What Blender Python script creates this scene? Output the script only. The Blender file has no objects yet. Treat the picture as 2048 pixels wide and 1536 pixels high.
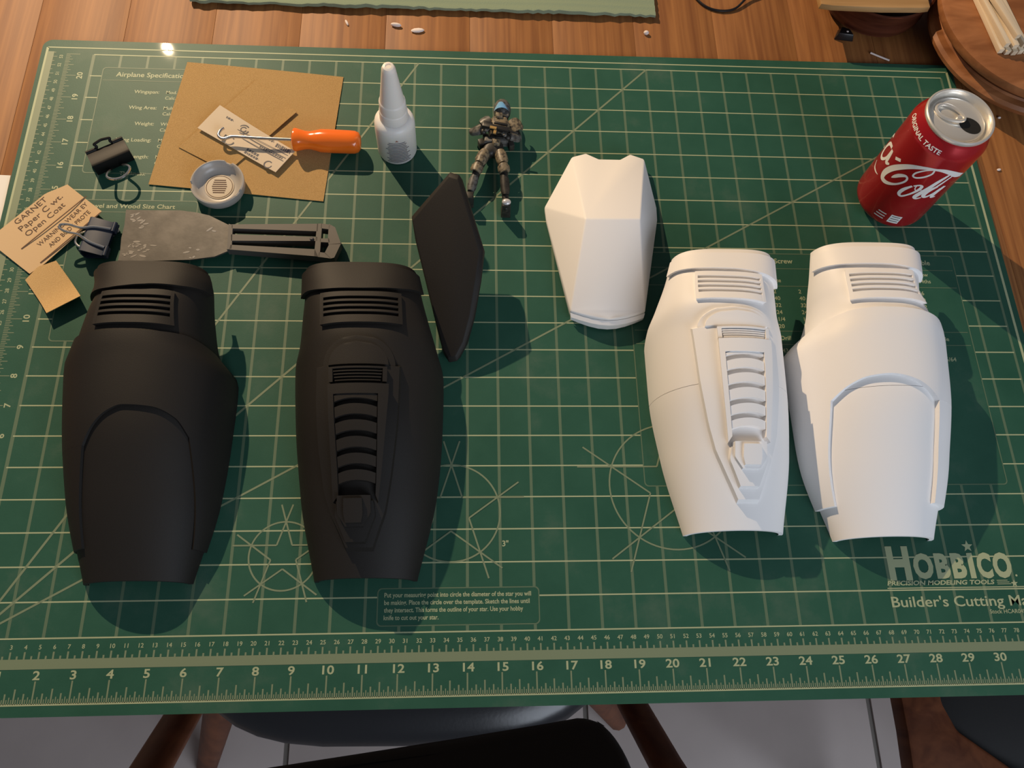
import bpy, bmesh, math, random
import numpy as np
random.seed(7)
C = bpy.context.scene.collection
I = 0.0254           # everything below is laid out in inches on the cutting mat's own ruler
TZ = 0.75            # height of the mat's top face above the floor (metres)
PI = math.pi
def W(x, y, z=0.0): return (x*I, y*I, TZ + z*I)

# ------------------------------------------------------------------ camera
cam = bpy.data.cameras.new('camera'); camo = bpy.data.objects.new('camera', cam); C.objects.link(camo)
camo.location = W(13.794, -1.7439, 24.571)
camo.rotation_euler = (0.369945, -0.0600636, -0.0203568)
cam.sensor_width = 36.0; cam.lens = 36.0*1606.24/2048.0; cam.clip_start = 0.01; cam.clip_end = 50
bpy.context.scene.camera = camo
# ------------------------------------------------------------------ world, lights, exposure
sc = bpy.context.scene
sc.view_settings.view_transform = 'Standard'; sc.view_settings.look = 'None'
sc.view_settings.gamma = 1.0; sc.view_settings.use_curve_mapping = False
sc.view_settings.exposure = 0.0
world = bpy.data.worlds.new('room_light'); sc.world = world; world.use_nodes = True
bg = world.node_tree.nodes['Background']; bg.inputs[0].default_value = (0.64, 0.65, 0.70, 1); bg.inputs[1].default_value = 0.185
def area(name, loc, target, size, power, col):
    l = bpy.data.lights.new(name, 'AREA'); l.shape = 'RECTANGLE'; l.size, l.size_y = size; l.energy = power; l.color = col
    o = bpy.data.objects.new(name, l); C.objects.link(o); o.location = W(*loc)
    d = np.array(W(*target)) - np.array(W(*loc))
    from mathutils import Vector
    o.rotation_euler = Vector(d).to_track_quat('-Z', 'Y').to_euler()
    return o
# warm ceiling bulb behind the far left corner of the table
l = bpy.data.lights.new('warm_bulb', 'POINT'); l.energy = 138; l.color = (1.0, 0.74, 0.47); l.shadow_soft_size = 0.009
o = bpy.data.objects.new('warm_bulb', l); C.objects.link(o); o.location = W(-16, 60, 41)
# daylight from the window to the right of and behind the viewer
area('window_daylight', (64, -66, 42), (18, 4, -4), (1.6, 1.2), 34, (0.80, 0.88, 1.0))

# ------------------------------------------------------------------ materials
def mat(name, col, rough=0.6, metal=0.0, bump=None, noise=None, coat=None, spec=None):
    """bump=(scale,strength); noise=(scale, colour2, lo, hi)"""
    m = bpy.data.materials.new(name); m.use_nodes = True; nt = m.node_tree; b = nt.nodes['Principled BSDF']
    b.inputs['Base Color'].default_value = (*col, 1); b.inputs['Roughness'].default_value = rough; b.inputs['Metallic'].default_value = metal
    if spec is not None: b.inputs['Specular IOR Level'].default_value = spec
    if coat: b.inputs['Coat Weight'].default_value = coat[0]; b.inputs['Coat Roughness'].default_value = coat[1]
    tc = nt.nodes.new('ShaderNodeTexCoord')
    if noise:
        n = nt.nodes.new('ShaderNodeTexNoise'); n.inputs['Scale'].default_value = noise[0]; n.inputs['Detail'].default_value = 5
        nt.links.new(tc.outputs['Object'], n.inputs['Vector'])
        r = nt.nodes.new('ShaderNodeValToRGB'); r.color_ramp.elements[0].position = noise[2]; r.color_ramp.elements[1].position = noise[3]
        r.color_ramp.elements[0].color = (*col, 1); r.color_ramp.elements[1].color = (*noise[1], 1)
        nt.links.new(n.outputs['Fac'], r.inputs['Fac']); nt.links.new(r.outputs['Color'], b.inputs['Base Color'])
    if bump:
        n = nt.nodes.new('ShaderNodeTexNoise'); n.inputs['Scale'].default_value = bump[0]; n.inputs['Detail'].default_value = 3
        nt.links.new(tc.outputs['Object'], n.inputs['Vector'])
        bp = nt.nodes.new('ShaderNodeBump'); bp.inputs['Strength'].default_value = bump[1]; bp.inputs['Distance'].default_value = 0.0006
        nt.links.new(n.outputs['Fac'], bp.inputs['Height']); nt.links.new(bp.outputs['Normal'], b.inputs['Normal'])
    return m
def wood(name, dark, light, sc3, rough=0.45, vary=0.0, detail=6):
    m = bpy.data.materials.new(name); m.use_nodes = True; nt = m.node_tree; b = nt.nodes['Principled BSDF']
    tc = nt.nodes.new('ShaderNodeTexCoord'); oi = nt.nodes.new('ShaderNodeObjectInfo')
    ad = nt.nodes.new('ShaderNodeVectorMath'); ad.operation = 'ADD'
    cb = nt.nodes.new('ShaderNodeCombineXYZ'); mu = nt.nodes.new('ShaderNodeMath'); mu.operation = 'MULTIPLY'; mu.inputs[1].default_value = 7.0
    nt.links.new(oi.outputs['Random'], mu.inputs[0]); nt.links.new(mu.outputs[0], cb.inputs[0]); nt.links.new(mu.outputs[0], cb.inputs[1])
    nt.links.new(tc.outputs['Object'], ad.inputs[0]); nt.links.new(cb.outputs[0], ad.inputs[1])
    mp = nt.nodes.new('ShaderNodeMapping'); mp.inputs['Scale'].default_value = sc3; nt.links.new(ad.outputs[0], mp.inputs['Vector'])
    n = nt.nodes.new('ShaderNodeTexNoise'); n.inputs['Scale'].default_value = 1.0; n.inputs['Detail'].default_value = detail; n.inputs['Distortion'].default_value = 0.6
    nt.links.new(mp.outputs[0], n.inputs['Vector'])
    r = nt.nodes.new('ShaderNodeValToRGB'); r.color_ramp.elements[0].position = 0.32; r.color_ramp.elements[1].position = 0.68
    r.color_ramp.elements[0].color = (*dark, 1); r.color_ramp.elements[1].color = (*light, 1)
    nt.links.new(n.outputs['Fac'], r.inputs['Fac'])
    hs = nt.nodes.new('ShaderNodeHueSaturation'); mr = nt.nodes.new('ShaderNodeMapRange')
    mr.inputs['To Min'].default_value = 1 - vary; mr.inputs['To Max'].default_value = 1 + vary
    nt.links.new(oi.outputs['Random'], mr.inputs['Value']); nt.links.new(mr.outputs[0], hs.inputs['Value'])
    nt.links.new(r.outputs['Color'], hs.inputs['Color']); nt.links.new(hs.outputs[0], b.inputs['Base Color'])
    b.inputs['Roughness'].default_value = rough; b.inputs['Specular IOR Level'].default_value = 0.2
    return m
M = {}
M['plank'] = wood('table_teak', (0.200, 0.074, 0.021), (0.335, 0.142, 0.042), (170, 5, 40), 0.58, 0.05)
M['plank'].node_tree.nodes['Principled BSDF'].inputs['Specular IOR Level'].default_value = 0.4
M['wood_edge'] = wood('table_dark_edge', (0.16, 0.06, 0.025), (0.26, 0.11, 0.045), (60, 6, 60), 0.5)
M['chairwood'] = wood('chair_wood', (0.075, 0.022, 0.009), (0.15, 0.05, 0.02), (50, 50, 8), 0.55)
M['bowlwood'] = wood('bowl_dark_wood', (0.045, 0.012, 0.007), (0.10, 0.03, 0.015), (20, 20, 160), 0.3)
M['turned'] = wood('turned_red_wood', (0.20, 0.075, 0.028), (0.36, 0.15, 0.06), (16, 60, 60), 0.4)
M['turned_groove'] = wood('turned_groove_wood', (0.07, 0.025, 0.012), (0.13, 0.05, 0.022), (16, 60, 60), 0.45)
M['board'] = wood('tan_board', (0.36, 0.20, 0.075), (0.50, 0.30, 0.13), (10, 90, 90), 0.5)
M['stick'] = wood('pale_stick', (0.60, 0.47, 0.32), (0.78, 0.66, 0.48), (90, 8, 90), 0.6, 0.12)
M['white'] = mat('white_print_plastic', (0.87, 0.855, 0.845), 0.55, bump=(900, 0.04))
M['black'] = mat('black_primer', (0.0125, 0.0105, 0.0088), 0.62, bump=(1500, 0.10), spec=0.32)
M['tile'] = mat('floor_tile', (0.40, 0.345, 0.325), 0.5, noise=(5, (0.47, 0.41, 0.385), 0.35, 0.7))
M['grout'] = mat('grout', (0.15, 0.135, 0.12), 0.9)
M['vinyl'] = mat('black_vinyl', (0.012, 0.013, 0.016), 0.27, bump=(260, 0.10))
M['vinylmat'] = mat('black_backrest_fabric', (0.0035, 0.0035, 0.004), 0.85, bump=(300, 0.15))
M['print'] = mat('mat_print', (0.35, 0.40, 0.245), 0.55)
M['print_faint'] = mat('mat_print_faint', (0.090, 0.150, 0.092), 0.55)
M['print_mid'] = mat('mat_print_mid', (0.17, 0.22, 0.135), 0.55)
M['ink'] = mat('brown_ink', (0.10, 0.055, 0.035), 0.8)
M['inkgrey'] = mat('grey_ink', (0.13, 0.125, 0.13), 0.8)
M['bluegrey'] = mat('blue_grey_ink', (0.17, 0.17, 0.21), 0.8)
M['sand'] = mat('garnet_grit', (0.40, 0.245, 0.088), 0.9, bump=(2600, 0.8), noise=(1500, (0.52, 0.335, 0.135), 0.35, 0.7))
M['sandback'] = mat('sandpaper_backing', (0.62, 0.44, 0.25), 0.85, bump=(500, 0.1))
M['sandback2'] = mat('pale_sandpaper_backing', (0.60, 0.50, 0.37), 0.85, bump=(500, 0.1))
M['chrome'] = mat('steel_wire', (0.75, 0.74, 0.72), 0.22, 1.0)
M['alu'] = mat('aluminium', (0.82, 0.79, 0.73), 0.30, 0.62)
M['capmetal'] = mat('grey_cap_plastic', (0.40, 0.375, 0.345), 0.3, 0.0)
M['liner'] = mat('cap_liner', (0.50, 0.43, 0.33), 0.6)
M['orange'] = mat('orange_handle_plastic', (0.90, 0.17, 0.012), 0.18, coat=(0.5, 0.05))
M['clipblack'] = mat('black_clip_steel', (0.0045, 0.0045, 0.0045), 0.5, spec=0.25)
M['clipnavy'] = mat('navy_clip_steel', (0.022, 0.036, 0.070), 0.4)
M['blade'] = mat('stained_blade', (0.052, 0.048, 0.043), 0.5, 0.3, noise=(60, (0.095, 0.088, 0.080), 0.40, 0.75), bump=(200, 0.1))
M['knifehandle'] = mat('grey_knife_handle', (0.072, 0.066, 0.060), 0.55)
M['putty'] = mat('dried_putty', (0.34, 0.32, 0.29), 0.9)
M['bottle'] = mat('white_bottle_plastic', (0.84, 0.81, 0.77), 0.38)
M['bottlecap'] = mat('milky_nozzle_plastic', (0.78, 0.74, 0.69), 0.42)
for k_ in ('bottle', 'bottlecap'):
    b_ = M[k_].node_tree.nodes['Principled BSDF']; b_.inputs['Subsurface Weight'].default_value = 0.5; b_.inputs['Subsurface Scale'].default_value = 0.008; b_.inputs['Subsurface Radius'].default_value = (1.0, 0.8, 0.6)
M['red'] = mat('red_can_paint', (0.42, 0.006, 0.012), 0.26, 0.35, coat=(0.35, 0.08))
M['canwhite'] = mat('white_can_print', (0.80, 0.78, 0.76), 0.4)
M['hole'] = mat('dark_inside', (0.004, 0.004, 0.004), 0.8)
M['cloth'] = mat('sage_cloth', (0.215, 0.275, 0.185), 0.9, bump=(700, 0.5))
M['paper'] = mat('white_paper', (0.78, 0.76, 0.72), 0.8)
M['crumb'] = mat('white_crumb', (0.75, 0.66, 0.62), 0.8)
M['cable'] = mat('black_cable', (0.006, 0.006, 0.007), 0.35)
M['fig'] = mat('figure_dark_suit', (0.012, 0.011, 0.009), 0.5, noise=(260, (0.032, 0.028, 0.022), 0.4, 0.65))
M['figarmor'] = mat('figure_olive_armour', (0.20, 0.16, 0.10), 0.45, noise=(330, (0.055, 0.045, 0.032), 0.45, 0.62))
M['figgrey'] = mat('figure_grey_armour', (0.11, 0.108, 0.10), 0.4, noise=(300, (0.035, 0.033, 0.03), 0.45, 0.65))
M['visor'] = mat('blue_visor', (0.17, 0.42, 0.72), 0.15, coat=(1.0, 0.05))
M['gun'] = mat('dark_rifle', (0.018, 0.017, 0.016), 0.35)
M['gold'] = mat('brass_detail', (0.36, 0.22, 0.07), 0.35)
M['silver'] = mat('toe_highlight', (0.62, 0.60, 0.60), 0.25, 0.3)  # pale colour carries the bright highlight on the boot toe

def mat_green():
    m = bpy.data.materials.new('green_cutting_mat'); m.use_nodes = True; nt = m.node_tree; b = nt.nodes['Principled BSDF']
    tc = nt.nodes.new('ShaderNodeTexCoord')
    n = nt.nodes.new('ShaderNodeTexNoise'); n.inputs['Scale'].default_value = 11; n.inputs['Detail'].default_value = 8; n.inputs['Roughness'].default_value = 0.65
    nt.links.new(tc.outputs['Object'], n.inputs['Vector'])
    r = nt.nodes.new('ShaderNodeValToRGB'); e = r.color_ramp.elements
    e[0].position = 0.30; e[0].color = (0.017, 0.076, 0.050, 1); e[1].position = 0.56; e[1].color = (0.025, 0.094, 0.063, 1)
    x = r.color_ramp.elements.new(0.74); x.color = (0.060, 0.120, 0.087, 1)
    nt.links.new(n.outputs['Fac'], r.inputs['Fac']); nt.links.new(r.outputs['Color'], b.inputs['Base Color'])
    n2 = nt.nodes.new('ShaderNodeTexNoise'); n2.inputs['Scale'].default_value = 1200
    nt.links.new(tc.outputs['Object'], n2.inputs['Vector'])
    bp = nt.nodes.new('ShaderNodeBump'); bp.inputs['Strength'].default_value = 0.12; bp.inputs['Distance'].default_value = 0.0003
    nt.links.new(n2.outputs['Fac'], bp.inputs['Height']); nt.links.new(bp.outputs['Normal'], b.inputs['Normal'])
    b.inputs['Roughness'].default_value = 0.50; b.inputs['Specular IOR Level'].default_value = 0.22
    b.inputs['Coat Weight'].default_value = 0.03; b.inputs['Coat Roughness'].default_value = 0.03
    return m
M['green'] = mat_green()

# ------------------------------------------------------------------ mesh helpers (inches)
ORIG = {}
class MB:
    def __init__(s): s.v = []; s.f = []; s.sm = []
    def vert(s, *p): s.v.append(tuple(float(t) for t in p)); return len(s.v) - 1
    def face(s, idx, smooth=False): s.f.append(tuple(idx)); s.sm.append(smooth)
    def poly(s, pts, smooth=False): s.face([s.vert(*q) for q in pts], smooth)
    def grid(s, P, smooth=True, flip=False):
        P = np.asarray(P); n, m = P.shape[:2]
        b = len(s.v); s.v += [tuple(map(float, q)) for q in P.reshape(-1, 3)]
        for i in range(n - 1):
            for j in range(m - 1):
                q = (b+i*m+j, b+i*m+j+1, b+(i+1)*m+j+1, b+(i+1)*m+j)
                s.face(q[::-1] if flip else q, smooth)
    def strip(s, A, B, smooth=False, close=False):
        """quads between two equally long polylines"""
        n = len(A); ia = [s.vert(*q) for q in A]; ib = [s.vert(*q) for q in B]
        for k in range(n if close else n - 1):
            j = (k + 1) % n; s.face((ia[k], ia[j], ib[j], ib[k]), smooth)
    def prism(s, poly, z0, z1, inset=0.0):
        """polygon (x,y) extruded from z0 to z1; z may be callables of (x,y); inset shrinks the top"""
        f0 = z0 if callable(z0) else (lambda x, y: z0); f1 = z1 if callable(z1) else (lambda x, y: z1)
        cx = sum(q[0] for q in poly)/len(poly); cy = sum(q[1] for q in poly)/len(poly)
        A = [(x, y, f0(x, y)) for x, y in poly]
        T = []
        for x, y in poly:
            d = math.hypot(x-cx, y-cy) or 1; k = max(0, (d - inset)/d)
            T.append((cx+(x-cx)*k, cy+(y-cy)*k, f1(x, y)))
        s.strip(A, T, False, True); s.poly(T); s.poly(A[::-1])
    def box(s, c, d, rz=0.0, ry=0.0, rx=0.0):
        from mathutils import Euler, Vector
        R = Euler((rx, ry, rz)).to_matrix()
        P = [R @ Vector((sx*d[0]/2, sy*d[1]/2, sz*d[2]/2)) + Vector(c) for sx in (-1, 1) for sy in (-1, 1) for sz in (-1, 1)]
        i = [s.vert(*q) for q in P]
        for q in ((0,1,3,2),(4,6,7,5),(0,4,5,1),(2,3,7,6),(0,2,6,4),(1,5,7,3)): s.face([i[k] for k in q])
    def lathe(s, prof, c=(0, 0, 0), seg=40, smooth=True, axis=None, caps=True):
        """prof: list of (r,z); axis=(origin, dir) to spin round another axis"""
        from mathutils import Vector
        if axis is None: o = Vector(c); az = Vector((0, 0, 1))
        else: o = Vector(axis[0]); az = Vector(axis[1]).normalized()
        ax = az.orthogonal().normalized() if abs(az.z) < 0.999 else Vector((1, 0, 0)); ay = az.cross(ax)
        rows = []
        for r, z in prof:
            rows.append([tuple(o + az*z + ax*(r*math.cos(2*PI*k/seg)) + ay*(r*math.sin(2*PI*k/seg))) for k in range(seg)])
        idx = [[s.vert(*q) for q in row] for row in rows]
        for a in range(len(rows) - 1):
            for k in range(seg):
                j = (k + 1) % seg; s.face((idx[a][k], idx[a][j], idx[a+1][j], idx[a+1][k]), smooth)
        if caps:
            if prof[0][0] > 1e-4: s.poly(rows[0][::-1])
            if prof[-1][0] > 1e-4: s.poly(rows[-1])
    def tube(s, path, r, seg=8, closed=False, flat=1.0):
        from mathutils import Vector
        P = [Vector(q) for q in path]; n = len(P); rings = []
        up = Vector((0, 0, 1))
        for k in range(n):
            if closed: t = (P[(k+1) % n] - P[k-1])
            else: t = P[min(k+1, n-1)] - P[max(k-1, 0)]
            t = t.normalized(); a = t.cross(up)
            if a.length < 0.15: a = t.cross(Vector((1, 0, 0)))
            a.normalize(); b = a.cross(t).normalized()
            rr = r[k] if isinstance(r, (list, tuple)) else r
            rings.append([s.vert(*(P[k] + a*(rr*math.cos(2*PI*j/seg)) + b*(rr*flat*math.sin(2*PI*j/seg)))) for j in range(seg)])
        for k in range(n if closed else n - 1):
            A, B = rings[k], rings[(k+1) % n]
            for j in range(seg): s.face((A[j], A[(j+1) % seg], B[(j+1) % seg], B[j]), True)
        if not closed: s.face(rings[0][::-1]); s.face(rings[-1])
    def ellipsoid(s, c, r, seg=14, rings=9, rz=0.0):
        rows = []
        for i in range(rings + 1):
            t = PI*i/rings
            row = []
            for k in range(seg + 1):
                a = 2*PI*k/seg; x = r[0]*math.sin(t)*math.cos(a); y = r[1]*math.sin(t)*math.sin(a)
                row.append((c[0]+x*math.cos(rz)-y*math.sin(rz), c[1]+x*math.sin(rz)+y*math.cos(rz), c[2]+r[2]*math.cos(t)))
            rows.append(row)
        s.grid(rows, True)
    def build(s, name, m, parent=None, at=None, bevel=0.0, merge=True, segs=2):
        o0 = ORIG[parent.name] if parent else (at if at is not None else (0, 0, 0))
        me = bpy.data.meshes.new(name)
        me.from_pydata([((x-o0[0])*I, (y-o0[1])*I, (z-o0[2])*I) for x, y, z in s.v], [], s.f)
        me.polygons.foreach_set('use_smooth', s.sm); me.update()
        bm = bmesh.new(); bm.from_mesh(me)
        if merge: bmesh.ops.remove_doubles(bm, verts=bm.verts, dist=1e-6)
        if merge: bmesh.ops.recalc_face_normals(bm, faces=bm.faces)
        if bevel:
            ed = [e for e in bm.edges if len(e.link_faces) == 2 and e.calc_face_angle(0) > 0.35]
            bmesh.ops.bevel(bm, geom=ed, offset=bevel*I, segments=segs, affect='EDGES', profile=0.5)
        bm.to_mesh(me); bm.free()
        if merge:
            try: me.set_sharp_from_angle(angle=0.7)
            except Exception: pass
        me.materials.append(m if not isinstance(m, str) else M[m])
        ob = bpy.data.objects.new(name, me); C.objects.link(ob)
        ORIG[ob.name] = o0
        if parent: ob.parent = parent
        else: ob.location = W(*o0)
        return ob
def thing(name, label, cat, at, group=None):
    e = bpy.data.objects.new(name, None); C.objects.link(e); e.location = W(*at); e.empty_display_size = 0.01
    ORIG[e.name] = at; return tag(e, label, cat, group)
def tag(o, label, cat, group=None):
    o['label'] = label; o['category'] = cat
    if group: o['group'] = group
    return o
def text2d(txt, size=1.0, bold=0.0, align='LEFT', shear=0.0, xs=1.0):
    """flat lettering: returns (verts2d, faces); size = cap height in inches"""
    cu = bpy.data.curves.new('t', 'FONT'); cu.body = txt; cu.size = 1.0; cu.offset = bold; cu.align_x = align; cu.shear = shear
    cu.resolution_u = 3
    ob = bpy.data.objects.new('t', cu); C.objects.link(ob)
    dg = bpy.context.evaluated_depsgraph_get(); me = bpy.data.meshes.new_from_object(ob.evaluated_get(dg))
    k = size/0.70
    v = [(q.co.x*k*xs, q.co.y*k) for q in me.vertices]; f = [tuple(q.vertices) for q in me.polygons]
    bpy.data.objects.remove(ob); bpy.data.curves.remove(cu); bpy.data.meshes.remove(me)
    return v, f
def put_text(mb, txt, at, size, ang=0.0, z=0.0, fit=None, **kw):
    v, f = text2d(txt, size, **kw)
    if fit:
        x0 = min(q[0] for q in v); x1 = max(q[0] for q in v); v = [((q[0]-x0)*fit/(x1-x0), q[1]) for q in v]
    b = len(mb.v); ca, sa = math.cos(ang), math.sin(ang)
    for x, y in v:
        X = at[0]+x*ca-y*sa; Y = at[1]+x*sa+y*ca
        mb.v.append((X, Y, z(X, Y) if callable(z) else z))
    for q in f: mb.face([b+k for k in q])
def line(mb, a, b, w, z):
    dx, dy = b[0]-a[0], b[1]-a[1]; L = math.hypot(dx, dy); nx, ny = -dy/L*w/2, dx/L*w/2
    zf = z if callable(z) else (lambda x, y: z)
    mb.poly([(q[0], q[1], zf(q[0], q[1])) for q in ((a[0]+nx, a[1]+ny), (a[0]-nx, a[1]-ny), (b[0]-nx, b[1]-ny), (b[0]+nx, b[1]+ny))])

# ------------------------------------------------------------------ the setting: tiled floor
FZ = -TZ/I
f = MB(); f.box((12, 8, FZ-0.6), (150, 130, 1.0)); floor = f.build('floor', 'grout', at=(0, 0, FZ-0.1)); floor['kind'] = 'structure'
ts = 18.35; tile_me = None
t = MB(); t.box((0, 0, -0.05), (ts-0.32, ts-0.32, 0.22))
tile0 = t.build('tile', 'tile', at=(0, 0, 0), bevel=0.04)
k = 0
for i in range(-3, 4):
    for j in range(-3, 4):
        ob = tile0 if k == 0 else tile0.copy()
        if k: C.objects.link(ob)
        k += 1
        ob.parent = floor; ob.location = ((3.3+ts*(i+0.5))*I, (-14.0+ts*(j+0.5))*I, 0.1*I)

# ------------------------------------------------------------------ table
MT = 0.12                                   # mat thickness
TT = -MT                                    # table top level
table = thing('dining_table', 'reddish brown teak dining table of long narrow planks under the green mat', 'table', (12, 20, FZ))
pw = 3.3; y0, y1 = -1.86, 46
t = MB(); t.box((0, (y0+y1)/2, TT-0.45), (pw-0.006, y1-y0, 0.9))
k = 0; plank0 = None
for i in range(-5, 15):
    if plank0 is None:
        plank0 = t.build('plank', 'plank', table, bevel=0.012); ob = plank0
        base = (ORIG[table.name][0])
    else:
        ob = plank0.copy(); C.objects.link(ob)
    ob.location = ((pw*(i+0.5)+0.9)*I, 0, 0)
for sx in (-9, 44):
    for sy in (2, 42):
        m = MB(); m.box((sx, sy, (FZ+TT-0.9)/2), (2.6, 2.6, TT-0.9-FZ)); m.build('table_leg', 'wood_edge', table, bevel=0.2)
m = MB(); m.box((17.5, 2.6, TT-2.6), (52, 0.9, 3.4)); m.build('apron', 'wood_edge', table)
m = MB(); m.box((17.5, 41.4, TT-2.6), (52, 0.9, 3.4)); m.build('apron', 'wood_edge', table)

# ------------------------------------------------------------------ cutting mat
MX0, MX1, MY0, MY1 = -1.93, 33.55, -2.07, 21.66
cm = thing('cutting_mat', 'large green self-healing cutting mat printed with a one inch grid and rulers', 'cutting mat', (15.8, 9.8, -MT))
def rrect(x0, x1, y0, y1, r, n=6):
    P = []
    for cx, cy, a0 in ((x1-r, y1-r, 0), (x0+r, y1-r, 90), (x0+r, y0+r, 180), (x1-r, y0+r, 270)):
        for k in range(n+1):
            a = math.radians(a0+90*k/n); P.append((cx+r*math.cos(a), cy+r*math.sin(a)))
    return P
m = MB(); m.prism(rrect(MX0, MX1, MY0, MY1, 0.35), -MT, 0.0); m.build('mat_sheet', 'green', cm)
ZP = 0.004
boxes = [(0.42, 3.9, 15.7, 20.42), (0.45, 4.6, 9.2, 14.62), (19.6, 31.6, 4.3, 12.82), (11.34, 16.15, 0.17, 1.27)]   # panels printed clear of the grid
hl, vl = MB(), MB()
def clip_runs(lo, hi, cuts):
    runs = [(lo, hi)]
    for c0, c1 in cuts:
        out = []
        for a, b in runs:
            if c1 <= a or c0 >= b: out.append((a, b)); continue
            if c0 > a: out.append((a, c0))
            if c1 < b: out.append((c1, b))
        runs = out
    return runs
for y in range(0, 22):
    for a, b in clip_runs(0, 33, [(q[0], q[1]) for q in boxes if q[2] < y < q[3]]): line(hl, (a, y), (b, y), 0.042, ZP)
for x in range(0, 34):
    for a, b in clip_runs(0, 21, [(q[2], q[3]) for q in boxes if q[0] < x < q[1]]): line(vl, (x, a), (x, b), 0.09 if x else 0.115, ZP*.6)
hl.build('grid_lines_across', 'print', cm, merge=False); vl.build('grid_lines_lengthwise', 'print_faint', cm, merge=False)
dg = MB()
line(dg, (0, 0), (21/math.tan(PI/3), 21), 0.07, ZP*1.3); line(dg, (0, 0), (21, 21), 0.07, ZP*1.3); line(dg, (0, 0), (33, 33*math.tan(PI/6)), 0.062, ZP*1.3)
dg.build('angle_lines', 'print_mid', cm, merge=False)
bd = MB()
for a, b, w in (((-1.73, 21.3), (33.3, 21.3), .05), ((0, -1.75), (33.3, -1.75), .055), ((33.3, -1.75), (33.3, 21.3), .09), ((-1.73, -1.0), (-1.73, 21.3), .09)):
    line(bd, a, b, w, ZP)
bd.build('border_lines', 'print', cm, merge=False)
# star templates: circles of 2, 3 and 4 inch with extended pentagram arms
for cx, cy, r in ((8.52, 2.25, 1.02), (13.5, 3.52, 1.51), (20.5, 4.33, 2.02)):
    st = MB(); n = 72; A = [(cx+(r-.025)*math.cos(2*PI*k/n), cy+(r-.025)*math.sin(2*PI*k/n), ZP*1.5) for k in range(n)]
    B = [(cx+(r+.025)*math.cos(2*PI*k/n), cy+(r+.025)*math.sin(2*PI*k/n), ZP*1.5) for k in range(n)]
    st.strip(A, B, False, True)
    P = [(cx+r*math.cos(PI/2+2*PI*k/5), cy+r*math.sin(PI/2+2*PI*k/5)) for k in range(5)]
    ri = r*0.382
    Q = [(cx+ri*math.cos(PI/2+2*PI*(k+.5)/5), cy+ri*math.sin(PI/2+2*PI*(k+.5)/5)) for k in range(5)]
    for k in range(5):
        for e_, q in enumerate((Q[k], Q[k-1])):
            d = (P[k][0]-q[0], P[k][1]-q[1]); line(st, q, (q[0]+d[0]*1.75, q[1]+d[1]*1.75), 0.05, ZP*(1.6+.25*k+.12*e_))
    st.build('star_template', 'print_mid', cm, merge=False)
# rulers
ru = MB(); line(ru, (-1.0, -0.69), (33.2, -0.69), 0.27, ZP*1.2)
ru.build('ruler_band', 'print_mid', cm, merge=False)
ru, rn, rc = MB(), MB(), MB()
for k in range(0, 33*16+1):
    x = k/16; L = .60 if k % 16 == 0 else .40 if k % 8 == 0 else .28 if k % 4 == 0 else .19 if k % 2 == 0 else .13
    line(ru, (x, -1.74), (x, -1.74+L), 0.045 if k % 4 == 0 else 0.03, ZP)
for k in range(0, 84):
    x = k/2.54
    if x > 33: break
    line(ru, (x, -.56), (x, -.36), 0.05, ZP); line(ru, (x+.197, -.56), (x+.197, -.47), 0.05, ZP)
    if k: put_text(rc, str(k), (x, -.29), 0.12, z=ZP, align='CENTER', bold=0.012)
for k in range(1, 33):
    rn = MB(); put_text(rn, str(k), (k, -1.10), 0.23, z=ZP, align='CENTER', bold=0.022, xs=1.25); rn.build('inch_number', 'print', cm, merge=False)
for q, n_ in ((ru, 'ruler_ticks'), (rc, 'centimetre_numbers')):
    q.build(n_, 'print_mid' if q is ru else 'print', cm, merge=False)['kind'] = 'stuff'
band = MB(); line(band, (-1.58, 0), (-1.58, 21.1), 0.24, ZP*1.2); band.build('ruler_band', 'print_mid', cm, merge=False)
ru, rn, rc = MB(), MB(), MB()
for k in range(0, 21*16+1):
    y = k/16; L = .50 if k % 16 == 0 else .34 if k % 8 == 0 else .27 if k % 4 == 0 else .2 if k % 2 == 0 else .15
    line(ru, (-1.0, y), (-1.0+L, y), 0.026, ZP)
for k in range(0, 54):
    y = k/2.54
    if y > 21: break
    line(ru, (-1.46, y), (-1.32, y), 0.03, ZP); line(ru, (-1.46, y+.197), (-1.39, y+.197), 0.03, ZP)
    if k: put_text(rc, str(k), (-1.12, y), 0.12, PI/2, z=ZP, align='CENTER', bold=0.012)
for k in range(1, 21):
    rn = MB(); put_text(rn, str(k), (-.27, k), 0.2, PI/2, z=ZP, align='CENTER', bold=0.02, xs=1.1); rn.build('inch_number', 'print', cm, merge=False)
for q, n_ in ((ru, 'ruler_ticks'), (rc, 'centimetre_numbers')):
    q.build(n_, 'print_mid' if q is ru else 'print', cm, merge=False)['kind'] = 'stuff'
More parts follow.
